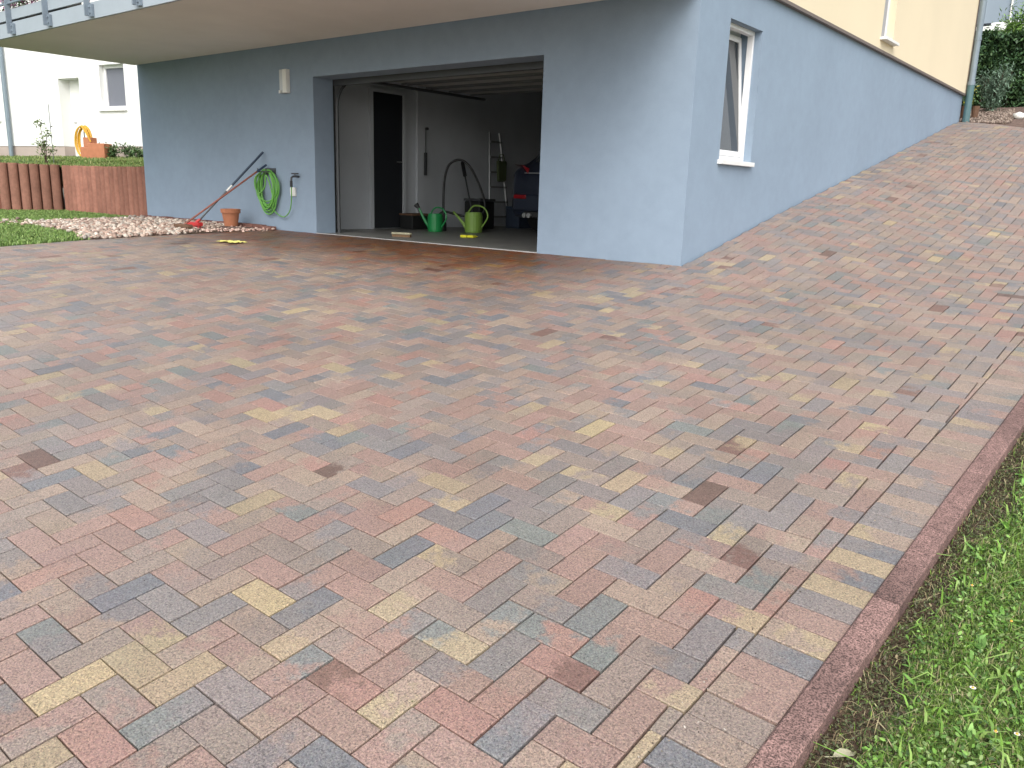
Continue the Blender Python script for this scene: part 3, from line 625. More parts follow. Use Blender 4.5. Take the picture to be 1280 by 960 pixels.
# sectional garage door run up under the ceiling
for k in range(5):
    y0 = 7.30+k*.47
    p = hpart('door_section', [(gl-.1, y0, 1.975, gr+.12, y0+.455, 2.015)], M['doorpan'], bevel=.006)
    hb(MB().box(gl-.1, y0+.02, 1.955, gr+.12, y0+.05, 1.974).box(gl-.1, y0+.39, 1.955, gr+.12, y0+.42, 1.974)).build('door_rib', M['alu'], p)
for xx, nm in ((gl-.02, 0), (gr+.02, 1)):
    x_ = xx+.05 if nm == 0 else xx-.0
    pts = [(x_, YW+.34, .0), (x_, YW+.34, 1.55)]+[(x_, YW+.34+.36*(1-math.cos(a)), 1.55+.36*math.sin(a)) for a in np.linspace(.2, PI/2, 7)]+[(x_, 9.75, 1.91)]
    hb(MB().tube(pts, .020, 6)).build('door_track', M['darkmetal'], house)
for k in range(2): hpart('door_seal', [((gl-.03, gr+.002)[k], YW+.302, .0, (gl-.002, gr+.03)[k], YW+.33, gt)], M['black'])
hpart('door_lintel_rail', [(gl, YW+.31, 1.80, gr, YW+.37, 1.90)], M['darkmetal'])

# side window, sash tilted inwards
FX = XW-.075
win = hpart('window', [(FX-.06, w0, wz0, FX, w0+.03, wz1), (FX-.06, w1-.03, wz0, FX, w1, wz1), (FX-.06, w0+.03, wz0, FX, w1-.03, wz0+.05), (FX-.06, w0+.03, wz1-.04, FX, w1-.03, wz1)], M['upvc'], bevel=.004)
Mt = Matrix.Translation(Vector((FX-.012, 0, wz0+.055))) @ Matrix.Rotation(R(-5.5), 4, 'Y')
a0, a1, hh = w0+.032, w1-.034, wz1-wz0-.10
m = MB()
for b in ((-.04, a0, 0, 0, a0+.045, hh), (-.04, a1-.045, 0, 0, a1, hh), (-.04, a0+.045, 0, 0, a1-.045, .05), (-.04, a0+.045, hh-.05, 0, a1-.045, hh)): m.box(*b, M=Mt)
hb(m).build('sash', M['upvc'], win); hb(MB().box(-.022, a0+.045, .05, -.010, a1-.045, hh-.05, M=Mt)).build('pane', M['glass'], win)
hb(MB().box(FX+.003, w0-.03, wz0-.035, XW+.045, w1+.0, wz0+.006)).build('sill', M['sillm'], win, bevel=.004)
m = MB(); m.box(FX-.20, w0+.0, wz1-.10, FX-.145, w1, wz1-.0)
hb(m).build('blind_box', M['upvc'], win)
m = MB()
for k in range(9): m.box(FX-.30, w0+.02, .98+k*.105, FX-.285, w1+.3, 1.065+k*.105)
hb(m).build('blind', M['greyblind'], win)
# upper window with lowered grey blind
uw = hpart('window', [(XU-.15, uy0, uz0, XU-.09, uy0+.05, uz0+1.25), (XU-.15, uy1-.05, uz0, XU-.09, uy1, uz0+1.25), (XU-.15, uy0+.05, uz0, XU-.09, uy1-.05, uz0+.05), (XU-.15, uy0+.05, uz0+1.2, XU-.09, uy1-.05, uz0+1.25)], M['upvc'], label='narrow upper window with a lowered grey blind')
hpart('blind', [(XU-.12, uy0+.05, uz0+.05, XU-.10, uy1-.05, uz0+1.2)], M['greyblind'], uw).location = (-HO.x, -HO.y, 0)
hpart('sill', [(XU-.088, uy0-.03, uz0-.035, XU+.08, uy1+.04, uz0-.002)], M['sillm'], uw).location = (-HO.x, -HO.y, 0)
# downpipe at the rear corner
PX, PY = XU+.075, Y1-.02
dp = hb(MB().tube([(PX, PY, 2.62), (PX, PY, ZR)], .05, 12)).build('drainpipe', M['zinc'], house, smooth=False)
hb(MB().tube([(PX, PY, 1.95), (PX, PY, 2.66)], .058, 12)).build('pipe_foot', M['teal'], dp)
hb(MB().tube([(PX, PY, 2.62), (PX, PY, 2.68)], .064, 12)).build('pipe_collar', M['zinc'], dp)
hb(MB().tube([(PX, PY, 3.35), (PX, PY, 3.39)], .057, 12)).build('pipe_clamp', M['zinc'], dp)

# balcony
BY, BZ, BT = 4.49, 2.266, 2.415
hpart('balcony_slab', [(XL, BY+.03, BZ, XW, YW-.04, BT)], M['soffit'])
hpart('slab_fascia', [(XL-.012, BY, BZ+.004, XW+.01, BY+.028, BT+.02)], M['panel'])
for x_ in np.arange(-12.67, XW, 1.035):
    po = hpart('railing_post', [(x_-.012, BY-.065, BZ+.03, x_+.012, BY-.006, 3.35)], M['galv'])
    q = MB().box(x_+.013, BY-.03, BZ+.02, x_+.085, BY-.003, BT-.005); hb(q)
    for a in (BZ+.055, BZ+.115): q.tube([(x_+.05-HO.x, BY-.028-HO.y, a), (x_+.05-HO.x, BY-.045-HO.y, a)], .010, 6)
    q.build('post_bracket', M['galv'], po)
hpart('kick_board', [(XL, BY-.005, BT+.045, XW, BY+.012, BT+.165)], M['panel'])
hpart('bottom_rail', [(XL, BY-.045, BT+.215, XW, BY-.02, BT+.235)], M['galv'])
hpart('handrail', [(XL, BY-.06, 3.35, XW, BY+.0, 3.39)], M['galv'])
xs = np.arange(XL+.05, XW, .11); bmesh_ = None
for x_ in xs:
    if bmesh_ is None:
        mb = MB().tube([(0, 0, BT+.235), (0, 0, 3.35)], .007, 6); b0 = mb.build('baluster', M['galv'], house); bmesh_ = b0.data; o = b0
    else:
        o = bpy.data.objects.new('baluster', bmesh_); C.objects.link(o); o.parent = house
    o.location = (x_-HO.x, BY-.032-HO.y, 0)
# flower boxes standing on the balcony behind the railing
for k, x_ in enumerate((-11.9, -10.8)):
    t = thing('flower_box', ('dark flower box with purple blooms at the left end of the balcony', 'dark flower box with purple blooms, second from the left end of the balcony')[k], 'flower box', (x_, BY+.2, BT), 0, 'flower boxes on the balcony')
    MB().box(-.42, -.09, .0, .42, .09, .19).build('trough', M['black'], t, bevel=.01)
    g = np.random.default_rng(30+k); n = 900
    V, F, Cc = leaves(g.uniform(-.42, .42, n), g.normal(0, .08, n), .19+g.random(n)*.2, .035, [(.04, .10, .03), (.06, .13, .04), (.16, .03, .12), (.22, .05, .14)], 31+k, .8)
    np_mesh('flowers', V, F, M['leaf'], Cc, parent=t)

# edging along the foot of the wall
ed = thing('wall_edging', 'low reddish edging stones along the foot of the blue wall behind the gravel', 'edging', (XL, YW-.1, 0))
x_ = XL+.02; em = None
while x_ < -9.35:
    L = .215; mb = MB().box(0, -.04+rnd.uniform(-.006, .006), -.08, L-.012, .05, .052+rnd.uniform(-.006, .008))
    q_ = rnd.uniform(.75, 1.15); c = tuple(v*q_ for v in (.20, .10, .08)); mb.c = [c]*8
    mb.build('edging_stone', M['pal'], ed, bevel=.006, loc=(x_-XL, 0, 0)); x_ += L

# ------------------------------------------------------------------ things at the front wall
lamp = thing('wall_lamp', 'slim steel wall lamp with a white diffuser on the blue wall left of the garage', 'wall lamp', (-9.02, YW, 1.70))
MB().box(-.085, -.05, 0, -.012, 0, .28).build('lamp_body', M['steel'], lamp, bevel=.004)
MB().box(-.008, -.062, .0, .07, 0, .28).build('diffuser', M['white'], lamp, bevel=.006)
MB().box(-.085, -.064, .0, -.05, -.052, .035).build('sensor', M['white'], lamp)
sk = thing('wall_socket', 'small pale square outdoor socket on the blue wall below the water tap', 'socket', (-8.93, YW, .50))
MB().box(-.045, -.035, -.055, .045, 0, .055).build('socket_box', M['white'], sk, bevel=.008)
MB().box(-.035, -.043, -.03, .035, -.036, .045).build('socket_lid', M['white'], sk, bevel=.004)
tp = thing('water_tap', 'dark water tap on the blue wall near the garage opening', 'tap', (-8.83, YW, .69))
MB().tube([(0, 0, 0), (0, -.09, 0), (0, -.115, -.015), (0, -.12, -.06)], .013, 8).build('spout', M['darkmetal'], tp)
MB().tube([(-.065, -.06, .035), (.065, -.06, .035)], .010, 6).tube([(0, -.06, 0), (0, -.06, .035)], .009, 6).build('tap_handle', M['darkmetal'], tp)
MB().tube([(0, -.12, -.055), (0, -.12, -.13)], .017, 8).build('hose_connector', M['black'], tp)
hk = thing('hose_hanger', 'dark wall bracket that carries the coiled green hose', 'bracket', (-9.42, YW, .74))
MB().box(-.11, -.012, -.03, .11, 0, .05).tube([(-.09, 0, 0), (-.09, -.13, .0), (-.09, -.14, .04)], .009, 6).tube([(.09, 0, 0), (.09, -.13, 0), (.09, -.14, .04)], .009, 6).tube([(-.09, -.10, 0), (.09, -.10, 0)], .009, 6).build('bracket', M['darkmetal'], hk)
ho = thing('garden_hose', 'bright green garden hose coiled on the blue wall left of the garage', 'garden hose', (-9.42, YW, .50))
g = random.Random(5); pts = []
turns = 9
for k in range(turns*28):
    a = 2*PI*k/28; tt = k/28; ii = int(tt)
    rx = .185+.055*math.sin(ii*2.3+.5)+.010*math.sin(a*2+ii); rz = .235+.035*math.sin(ii*1.7)
    pts.append((.015*math.sin(ii*3.1)+rx*math.sin(a), -.035-.010*(ii % 5)-.02*abs(math.sin(a*.5+ii)), .01-.02*math.sin(ii*1.3)+.245-rz+rz*math.cos(a)))
pts += [(-.02, -.08, .26), (-.16, -.13, .17), (-.17, -.13, .03), (-.06, -.14, -.03), (.04, -.13, .06), (.05, -.12, .2), (.1, -.1, .1), (.13, -.07, -.1)]
# smooth the tail
def cat(P, n=6):
    P = [Vector(p) for p in P]; out = []
    for i in range(len(P)-1):
        p0, p1, p2, p3 = P[max(i-1, 0)], P[i], P[i+1], P[min(i+2, len(P)-1)]
        for q in range(n):
            t = q/n; out.append(p1+.5*t*(p2-p0+t*(2*p0-5*p1+4*p2-p3+t*(3*(p1-p2)+p3-p0))))
    return out+[P[-1]]
MB().tube(pts[:turns*28]+cat(pts[turns*28:], 5)[1:], .0095, 7).build('hose_coil', M['greenhose'], ho, smooth=True)
MB().tube(cat([(.13, -.07, -.1), (.10, -.06, -.22), (.20, -.05, -.30), (.33, -.05, -.32), (.46, -.06, -.24), (.545, -.09, -.08), (.59, -.12, .06)], 6), .007, 7).build('feed_hose', M['greenhose'], ho, smooth=True)

def stick(a, b, r): return MB().tube([a, Vector(a).lerp(Vector(b), .5), b], r, 8)
# brooms leaning on the wall; origin at the head on the ground
br = thing('broom', 'broom with dark blue handle and red head leaning on the blue wall', 'broom', (-9.83, 5.72, -.01))
A = Vector((.02, 0, .075)); B = Vector((.31, .84, 1.0))
MB().tube([A, A.lerp(B, .45)], .011, 8).build('handle', M['darkmetal'], br); MB().tube([A.lerp(B, .45), A.lerp(B, .53)], .013, 8).build('grip_label', M['white'], br)
MB().tube([A.lerp(B, .53), B], .0145, 8).build('handle_grip', M['bluegrip'], br)
MB().box(-.15, -.035, .05, .13, .035, .095).tube([(.02, 0, .09), tuple(A.lerp(B, .06))], .02, 8).build('broom_head', M['red'], br, bevel=.008)
m = MB()
for k in range(70):
    x_ = -.145+.27*random.random(); y_ = random.uniform(-.03, .03); m.tube([(x_, y_, .05), (x_*1.06, y_*1.5, .0)], .004, 3)
m.build('bristles', M['red'], br)
br2 = thing('broom', 'broom with red brown wooden handle and brown bristles crossing behind the blue handled one', 'broom', (-9.70, 5.48, -.015))
A = Vector((0, 0, .07)); B = Vector((.25, 1.075, .845))
MB().tube([A, A.lerp(B, .88)], .0115, 8).build('handle', M['redwood'], br2); MB().tube([A.lerp(B, .88), B], .0135, 8).build('handle_tip', M['bluegrip'], br2)
MB().box(-.17, -.035, .045, .17, .035, .085).build('broom_head', M['brown'], br2, bevel=.008)
m = MB()
for k in range(80):
    x_ = random.uniform(-.16, .16); y_ = random.uniform(-.03, .03); m.tube([(x_, y_, .046), (x_*1.08, y_*1.6, .0)], .004, 3)
m.build('bristles', M['broomhead'], br2)
pt = thing('flower_pot', 'empty terracotta flower pot standing at the foot of the blue wall', 'flower pot', (-9.93, 6.30, .022))
MB().lathe([(.085, 0), (.112, .17), (.126, .172), (.13, .225), (.116, .226), (.108, .17), (.08, .02)], 24, cap1=True).build('pot', M['terra'], pt, smooth=False)
sp = thing('stone_slab', 'dark flat slab under the terracotta flower pot', 'slab', (-9.85, 6.27, -.012))
MB().box(-.26, -.14, 0, .26, .14, .033).build('slab', M['mulch'], sp, bevel=.006)
cl = thing('cleaning_cloth', 'crumpled pale yellow cloth lying on the driveway near the gravel bed', 'cloth', (-8.08, 5.12, zg(-8.08, 5.12)+.003))
m = MB(); n = 12
for a in range(n+1):
    for b in range(n+1):
        u, v = a/n-.5, b/n-.5; m.v.append((u*.34*(1-.25*abs(v)), v*.2*(1-.2*math.sin(a)), .003+.012*abs(math.sin(u*9+v*5)*math.cos(v*13+u*3)))); m.c.append((1, 1, 1))
m.f = [(a*(n+1)+b, (a+1)*(n+1)+b, (a+1)*(n+1)+b+1, a*(n+1)+b+1) for a in range(n) for b in range(n)]; m.m = [0]*len(m.f)
m.build('cloth', M['yellowcloth'], cl, smooth=True)

# ------------------------------------------------------------------ inside the garage
def can(name, label, loc, rz, m_, body_r, h, spout_up, rose):
    t = thing(name, label, 'watering can', loc, rz, 'watering cans in the garage')
    MB().lathe([(body_r*.93, 0), (body_r, .02), (body_r*1.02, h*.8), (body_r*.9, h), (body_r*.75, h), (body_r*.8, h*.8)], 20, cap1=True).build('can_body', m_, t, smooth=False)
    s = [(body_r*.8, 0, .05), (body_r*1.6, 0, h*.6), (body_r*2.5, 0, h*spout_up)]
    MB().tube(cat(s, 4), [.028-.0017*k for k in range(9)], 8).build('spout', m_, t)
    if rose: MB().tube([s[-1], (s[-1][0]+.05, 0, s[-1][2]+.05)], [.02, .04], 10).build('rose', M['black'], t)
    hd = [(-body_r*.95, 0, h*.25), (-body_r*1.7, 0, h*.8), (-body_r*1.2, 0, h*1.25), (0, 0, h*1.32), (body_r*.7, 0, h*.98)]
    MB().tube(cat(hd, 5), .011, 8).build('handle', m_, t); return t
can('watering_can', 'dark green watering can with black rose in the open garage', (-8.22, 8.45, 0), R(195), M['green1'], .105, .25, 1.25, True)
can('watering_can', 'lime green watering can beside the dark green one in the garage', (-7.86, 8.86, 0), R(200), M['green2'], .125, .28, 1.0, False)
lh = thing('suction_hose', 'dark flexible hose arching above the two watering cans in the garage', 'hose', (-8.35, 8.75, 0))
MB().tube(cat([(.02, 0, .0), (.0, 0, .4), (.0, .02, .72), (.06, .05, .93), (.20, .12, 1.0), (.33, .2, .9), (.44, .3, .62), (.50, .34, .36), (.42, .3, .22), (.25, .15, .22), (.0, .02, .27), (-.1, 0, .20)], 8), .017, 8).build('hose_loop', M['black'], lh, smooth=True)
MB().lathe([(.05, 0), (.05, .10), (.03, .14)], 12).build('hose_foot', M['black'], lh)
sb = thing('snow_brush', 'long handled black brush leaning on the garage wall above the lime green can', 'brush', (-8.25, 9.35, 0))
A = Vector((0, 0, .0)); B = Vector((-.70, .45, 1.0)); MB().tube([A, B], .013, 8).build('handle', M['darkmetal'], sb)
MB().tube([A.lerp(B, .8), B], .03, 8).build('brush_head', M['black'], sb)
bin_ = thing('dark_bin', 'dark grey plastic bin by the garage wall behind the lime green can', 'bin', (-8.62, 9.85, 0))
MB().box(-.16, -.18, 0, .16, .18, .42).build('bin_body', M['black'], bin_, bevel=.02); MB().box(-.17, -.19, .42, .17, .19, .46).build('bin_lid', M['darkmetal'], bin_, bevel=.01)
# ladder against the left wall, with a bag on it and a crate below
ld = thing('step_ladder', 'folded aluminium step ladder leaning on the garage wall', 'ladder', (-8.95, 10.62, 0))
for s in (-.20, .20):
    MB().tube([(.10, s*1.25, 0), (-.05, s*.62, 1.50)], .020, 6).build('ladder_rail', M['alu'], ld)
for k in range(6):
    f = (k+.7)/6.3; hw = .20*(1.25-.63*f); MB().box(.10-.15*f-.03, -hw, 1.5*f-.012, .10-.15*f+.04, hw, 1.5*f+.012).build('ladder_rung', M['alu'], ld)
bg_ = thing('hanging_bag', 'olive bag hanging on the step ladder in the garage', 'bag', (-8.84, 10.60, .72))
MB().add([(0, -.09, 0), (.06, -.10, .03), (.06, .10, .03), (0, .09, 0), (0, -.12, .34), (.05, -.11, .34), (.05, .11, .34), (0, .12, .34)], [(0, 3, 2, 1), (4, 5, 6, 7), (0, 1, 5, 4), (1, 2, 6, 5), (2, 3, 7, 6), (3, 0, 4, 7)]).build('bag_body', M['olive'], bg_, bevel=.02)
MB().tube([(.02, -.08, .34), (.02, -.04, .44), (.02, .04, .44), (.02, .08, .34)], .008, 5).build('bag_strap', M['olive'], bg_)
cr_ = thing('crate', 'dark blue crate on the floor below the step ladder', 'crate', (-8.50, 10.72, 0))
MB().box(-.14, -.19, 0, .14, .19, .02).box(-.14, -.19, .02, -.12, .19, .34).box(.12, -.19, .02, .14, .19, .34).box(-.12, -.19, .02, .12, -.17, .34).box(-.12, .17, .02, .12, .19, .34).build('crate_body', M['navy'], cr_, bevel=.008)
MB().box(-.145, -.195, .31, .145, .195, .345).build('crate_rim', M['bluegrip'], cr_, bevel=.006)
bx = thing('shoe_box', 'low dark box standing below the inner garage door', 'box', (-8.86, 8.70, 0)); MB().box(-.13, -.2, 0, .13, .2, .2).build('box_body', M['black'], bx, bevel=.01); MB().box(-.14, -.21, .2, .14, .21, .225).build('box_lid', M['brown'], bx)
hb_ = thing('hand_brush', 'wooden hand brush lying on the garage floor near the threshold', 'brush', (-7.50, 7.12, 0), R(20))
MB().box(-.13, -.03, .03, .13, .03, .055).build('brush_back', M['paleleaf'], hb_, bevel=.008); MB().box(-.12, -.026, 0, .12, .026, .029).build('bristles', M['broomhead'], hb_)
gl_ = thing('work_gloves', 'bright yellow gloves lying on the garage floor in front of the lime green can', 'gloves', (-7.05, 7.85, 0), R(10))
for s in (0, 1):
    m = MB().box(-.045, -.04, 0, .045, .04, .03, M=Matrix.Translation((s*.1-.05, 0, .002*s)))
    for k in range(4): m.tube([(s*.1-.085+k*.022, .035, .015), (s*.1-.09+k*.026, .095-.01*abs(k-1.5), .014)], .0095, 6)
    m.tube([(s*.1-.09, -.01, .015), (s*.1-.125, .03, .014)], .011, 6)
    m.build('glove', mat('glove_yellow', (.75, .72, .03), .7) if s == 0 else bpy.data.materials['glove_yellow'], gl_, bevel=.008)
wr = thing('wall_rail', 'thin dark tool rail hanging on the garage wall', 'tool rail', (GIX+.10, 9.02, .83))
MB().box(0, -.02, -.05, .03, .02, .28).build('rail', M['darkmetal'], wr); MB().tube([(.015, 0, .28), (.015, 0, .62)], .008, 6).build('rod', M['darkmetal'], wr); MB().tube([(.015, 0, .62), (.06, 0, .62)], .02, 8).build('rod_hook', M['darkmetal'], wr)

# ------------------------------------------------------------------ car parked nose first in the garage
car = thing('parked_car', 'dark blue black estate car parked nose first in the garage, seen from behind', 'car', (-6.66, 9.27, 0))
W = .90
def sect(y, zb, zs, zt, wb, wt):       # half outline: sill, shoulder, roof edge
    r = [(wb*.93, zb), (wb, zb+.12), (wb*1.0, (zb+zs)/2), (wb*.985, zs-.05), (wb*.95, zs), (wt*1.02, zs+(zt-zs)*.5), (wt*.96, zt-.06), (wt*.82, zt)]
    return [(x, y, z) for x, z in r]+[(-x, y, z) for x, z in reversed(r)]
secs = [sect(.0, .30, .74, .76, .80, .62), sect(.05, .24, .86, .90, .875, .72), sect(.20, .22, .95, 1.02, .90, .70), sect(.45, .22, .96, 1.28, .905, .69), sect(.85, .22, .97, 1.46, .91, .66),
        sect(1.6, .22, .96, 1.52, .91, .66), sect(2.4, .22, .94, 1.48, .91, .66), sect(3.05, .22, .92, 1.06, .91, .70), sect(3.7, .22, .84, .90, .88, .75), sect(4.1, .24, .72, .78, .80, .62), sect(4.28, .32, .60, .64, .66, .5)]
m = MB(); k_ = 16
for s_ in secs: m.v += s_; m.c += [(1, 1, 1)]*k_
for a in range(len(secs)-1):
    for b in range(k_): m.f.append((a*k_+b, a*k_+(b+1) % k_, (a+1)*k_+(b+1) % k_, (a+1)*k_+b))
m.f += [tuple(range(k_-1, -1, -1)), tuple((len(secs)-1)*k_+b for b in range(k_))]; m.m = [0]*len(m.f)
body = m.build('body', M['car'], car, smooth=True)
MB().add([(-.56, .14, 1.0), (.56, .14, 1.0), (.50, .50, 1.33), (-.50, .50, 1.33)], [(0, 1, 2, 3)]).add([(-.56, .20, 1.0), (.56, .20, 1.0), (.50, .56, 1.33), (-.50, .56, 1.33)], [(3, 2, 1, 0)]).build('rear_window', M['glass'], car)
for s in (-1, 1):
    MB().add([(s*.915, .06, .80), (s*.55, -.02, .83), (s*.53, -.02, .90), (s*.66, -.01, .95), (s*.905, .10, .97), (s*.945, .30, .93), (s*.945, .26, .82)], [(0, 1, 2, 3, 4, 5, 6)] if s < 0 else [(6, 5, 4, 3, 2, 1, 0)]).build('tail_light', M['taillight'], car)
    MB().box(min(s*.78, s*.56), -.045, .49, max(s*.78, s*.56), .02, .545).build('fog_light', M['taillight'], car, bevel=.008)
    for y_ in (.75, 3.42):
        t = MB(); t.tube([(s*.70, y_, .32), (s*.92, y_, .32)], .32, 24); wh = t.build('wheel', M['tyre'], car, bevel=.02)
        MB().tube([(s*.915, y_, .32), (s*.928, y_, .32)], .21, 12).build('rim', M['alu'], wh)
MB().box(-.80, -.035, .32, .80, .03, .56).build('rear_bumper', M['car'], car, bevel=.03)
MB().box(-.60, -.028, .24, .60, .02, .318).build('diffuser', M['black'], car, bevel=.01)
pl = MB().box(-.26, -.022, .70, .26, -.008, .81).build('licence_plate', M['plate'], car)
MB().box(-.26, -.025, .70, -.215, -.0225, .81).build('blue_strip', M['euband'], pl)
for a in (-.58, -.50): MB().tube([(a, -.05, .265), (a, .06, .265)], .033, 12).build('exhaust_pipe', M['steel'], car)
MB().box(-.62, -.012, .835, .62, .02, .85).build('chrome_trim', M['alu'], car)
# ------------------------------------------------------------------ left yard: lawn, gravel, palisades
GRV = [(-8.98, 4.05), (-9.8, 4.27), (-10.65, 4.36), (-11.75, 4.49), (-12.25, 4.92), (-12.40, 5.65), (-12.70, 6.50), (-10.25, 6.50), (-9.72, 5.75), (-9.24, 5.15)]
def inpoly(x, y, P):
    c = False
    for k in range(len(P)):
        (x0, y0), (x1, y1) = P[k], P[(k+1) % len(P)]
        if (y0 > y) != (y1 > y) and x < (x1-x0)*(y-y0)/(y1-y0)+x0: c = not c
    return c
def ingravel(x, y): return inpoly(x, y, GRV)
def zyard(x, y): return zg(max(x, -16), min(max(y, -1), 7))
terrain('yard_lawn', np.r_[-60, -35, np.arange(-22, -8.8, .25)], np.r_[-30, -10, np.arange(-3, 6.6, .25), 6.58], lambda x, y: zyard(x, y)-.012+.004*wob(x, y),
        M['turf'], keep=lambda x, y: x < left_x(y)-.02, kind='structure')
mb = MB(); mb.add([(x, y, zyard(x, y)+.0) for x, y in GRV], [tuple(range(len(GRV)-1, -1, -1))]); mb.build('gravel_bed', M['gravelb'], kind='structure')
mb = MB(); SP_ = [(-9.24, 5.15), (-9.72, 5.75), (-10.25, 6.50), (-9.44, 6.58)]; mb.add([(x, y, zyard(x, y)+.004) for x, y in SP_], [(3, 2, 1, 0)]); mb.build('soil_patch', M['soil'], kind='structure')
# gravel stones
ico = bmesh.new(); bmesh.ops.create_icosphere(ico, subdivisions=1, radius=1); IV = np.array([v.co[:] for v in ico.verts]); IF = np.array([[v.index for v in f.verts] for f in ico.faces]); ico.free()
def pebbles(name, pts, zf, rmin, rmax, cols, seed, label, cat_, mat_=None):
    g = np.random.default_rng(seed); n = len(pts); r = g.uniform(rmin, rmax, n)
    sc = np.stack([r*g.uniform(.8, 1.4, n), r*g.uniform(.7, 1.1, n), r*g.uniform(.45, .8, n)], 1); an = g.uniform(0, PI, n)
    V = IV[None]*sc[:, None]*(1+g.normal(0, .13, (n, 12, 1))); c, s = np.cos(an)[:, None], np.sin(an)[:, None]
    X = V[..., 0]*c-V[..., 1]*s; Y = V[..., 0]*s+V[..., 1]*c; tz = g.normal(0, .35, (n, 1)); Z = V[..., 2]+X*tz
    z0 = np.array([zf(a, b) for a, b in pts])+r*.3+g.random(n)*r*.9
    V = np.stack([X+pts[:, 0, None], Y+pts[:, 1, None], Z+z0[:, None]], -1).reshape(-1, 3)
    F = (IF[None]+np.arange(n)[:, None, None]*12).reshape(-1, 3); cols = np.array(cols)
    ci = cols[g.integers(0, len(cols), n)]*g.uniform(.75, 1.2, (n, 1))
    return np_mesh(name, V, F, mat_ or M['stone'], np.repeat(ci, 12, 0), kind='stuff', label=label, category=cat_)
g = np.random.default_rng(21); P = []
while len(P) < 7500:
    a, b = g.uniform(-12.8, -8.9), g.uniform(4.0, 6.55)
    j = g.normal(0, .05, 2)
    if ingravel(a+j[0], b+j[1]) and a < left_x(b)-.01 or (4.2 < b < 4.9 and -13 < a < -11.4 and g.random() < .12): P.append((a, b))
pebbles('gravel', np.array(P), zyard, .014, .034, [(.50, .39, .32), (.55, .45, .37), (.36, .25, .20), (.62, .55, .47), (.30, .22, .18), (.44, .31, .25), (.40, .36, .31)], 22, 'pinkish decorative gravel between the lawn and the blue wall', 'gravel')
P = np.r_[g.uniform((-9.45, 5.9), (-9.15, 6.5), (40, 2)), np.c_[g.uniform(-9.95, -9.4, 160), g.uniform(5.5, 6.45, 160)]]; P = P[[inpoly(a, b, SP_) or a > -9.42 for a, b in P]]; pebbles('loose_gravel', P, zyard, .010, .022, [(.55, .36, .3), (.66, .5, .42)], 23, 'loose gravel stones spilled onto the bricks by the wall', 'gravel')
# grass of the yard lawn
g = np.random.default_rng(25); n = 105000
x = -9.0-8.5*g.random(n)**1.0; y = g.uniform(2.2, 6.55, n)
k = np.array([(a < left_x(b)-.02+.03*math.sin(b*9)) and not ingravel(a, b) and not inpoly(a, b, SP_) for a, b in zip(x, y)])
V, F, Cc = blades(0, x[k], y[k], zyard, .035, .011, [(.15, .25, .06), (.19, .29, .075), (.12, .21, .05), (.23, .31, .10)], .7, 26)
np_mesh('yard_grass', V, F, M['leaf'], Cc, kind='stuff', label='short mown green grass left of the gravel bed', category='grass')

def palisade(name_thing, label, a, b, n, h, colr, jit):
    t = thing(name_thing, label, 'palisade wall', (a[0], a[1], 0)); a = Vector((a[0], a[1], 0)); b = Vector((b[0], b[1], 0)); d = (b-a)/n; L = d.length; u = d.normalized(); nn = Vector((u.y, -u.x, 0))
    if nn.y > 0: nn = -nn
    for k in range(n):
        c = d*(k+.5); hh = h+rnd.uniform(-jit, jit); m = MB(); r = L*.5; vs = []
        prof = []
        for q in range(9):
            an = PI*q/8; prof.append((-(r-.007)*math.cos(an), (r*.66)*math.sin(an)))
        prof += [(r-.003, -.10), (-(r-.007), -.10)]
        ring = lambda z, s: [tuple(c+u*(px*s)+nn*(py*s)+Vector((0, 0, z))) for px, py in prof]
        K = len(prof); vs = ring(-.15, 1)+ring(hh-.012, 1)+ring(hh, .93)
        fs = [(i, (i+1) % K, K+(i+1) % K, K+i) for i in range(K)]+[(K+i, K+(i+1) % K, 2*K+(i+1) % K, 2*K+i) for i in range(K)]+[tuple(range(2*K, 3*K))]
        q_ = rnd.uniform(.85, 1.12); cc = tuple(v*q_ for v in colr); m.add(vs, fs, cc); m.build('palisade', M['pal'], t)
    return t
palisade('palisade_wall', 'retaining wall of narrow terracotta palisades beside the corner of the blue house', (XL-.02, 6.66), (-15.58, 6.60), 19, .785, (.315, .15, .108), .006)
palisade('palisade_wall', 'stretch of the terracotta palisade wall at the left of the yard, shade painted into its colour', (-15.62, 6.56), (-16.20, 5.76), 6, .80, (.235, .118, .084), .006)  # turned stretch of the wall; its shade is painted in as darker terracotta
palisade('palisade_wall', 'low terracotta palisade step at the left edge of the yard', (-16.25, 5.76), (-18.2, 5.50), 12, .26, (.33, .15, .105), .01)
# raised lawn behind the palisades
def facy(x): return 9.85+(x+22.45)*.17633
bnd = [(-12.74, 6.72, .76), (-14, 6.70, .76), (-15.56, 6.66, .76), (-16.22, 5.86, .77), (-16.27, 5.85, .24), (-18.2, 5.60, .24), (-24, 5, .24), (-40, 3.5, .24)]
V = []; F = []; nt_ = 14
for (bx_, by_, bz_) in bnd:
    for q in range(nt_+1):
        t = q/nt_; yb = facy(bx_)+.02
        zz_ = bz_+(1.09-bz_)*((t*t*(3-2*t)) if bz_ > .5 else min(1, t*3.2)**.8*.62+.38*t)
        V.append((bx_, by_+(yb-by_)*t, zz_+.01*wob(bx_, t*5)))
F = [(a*(nt_+1)+q, a*(nt_+1)+q+1, (a+1)*(nt_+1)+q+1, (a+1)*(nt_+1)+q) for a in range(len(bnd)-1) for q in range(nt_)]
np_mesh('raised_lawn', V, F, M['turf'], smooth=True, kind='structure')
UV_ = np.array(V).reshape(len(bnd), nt_+1, 3)
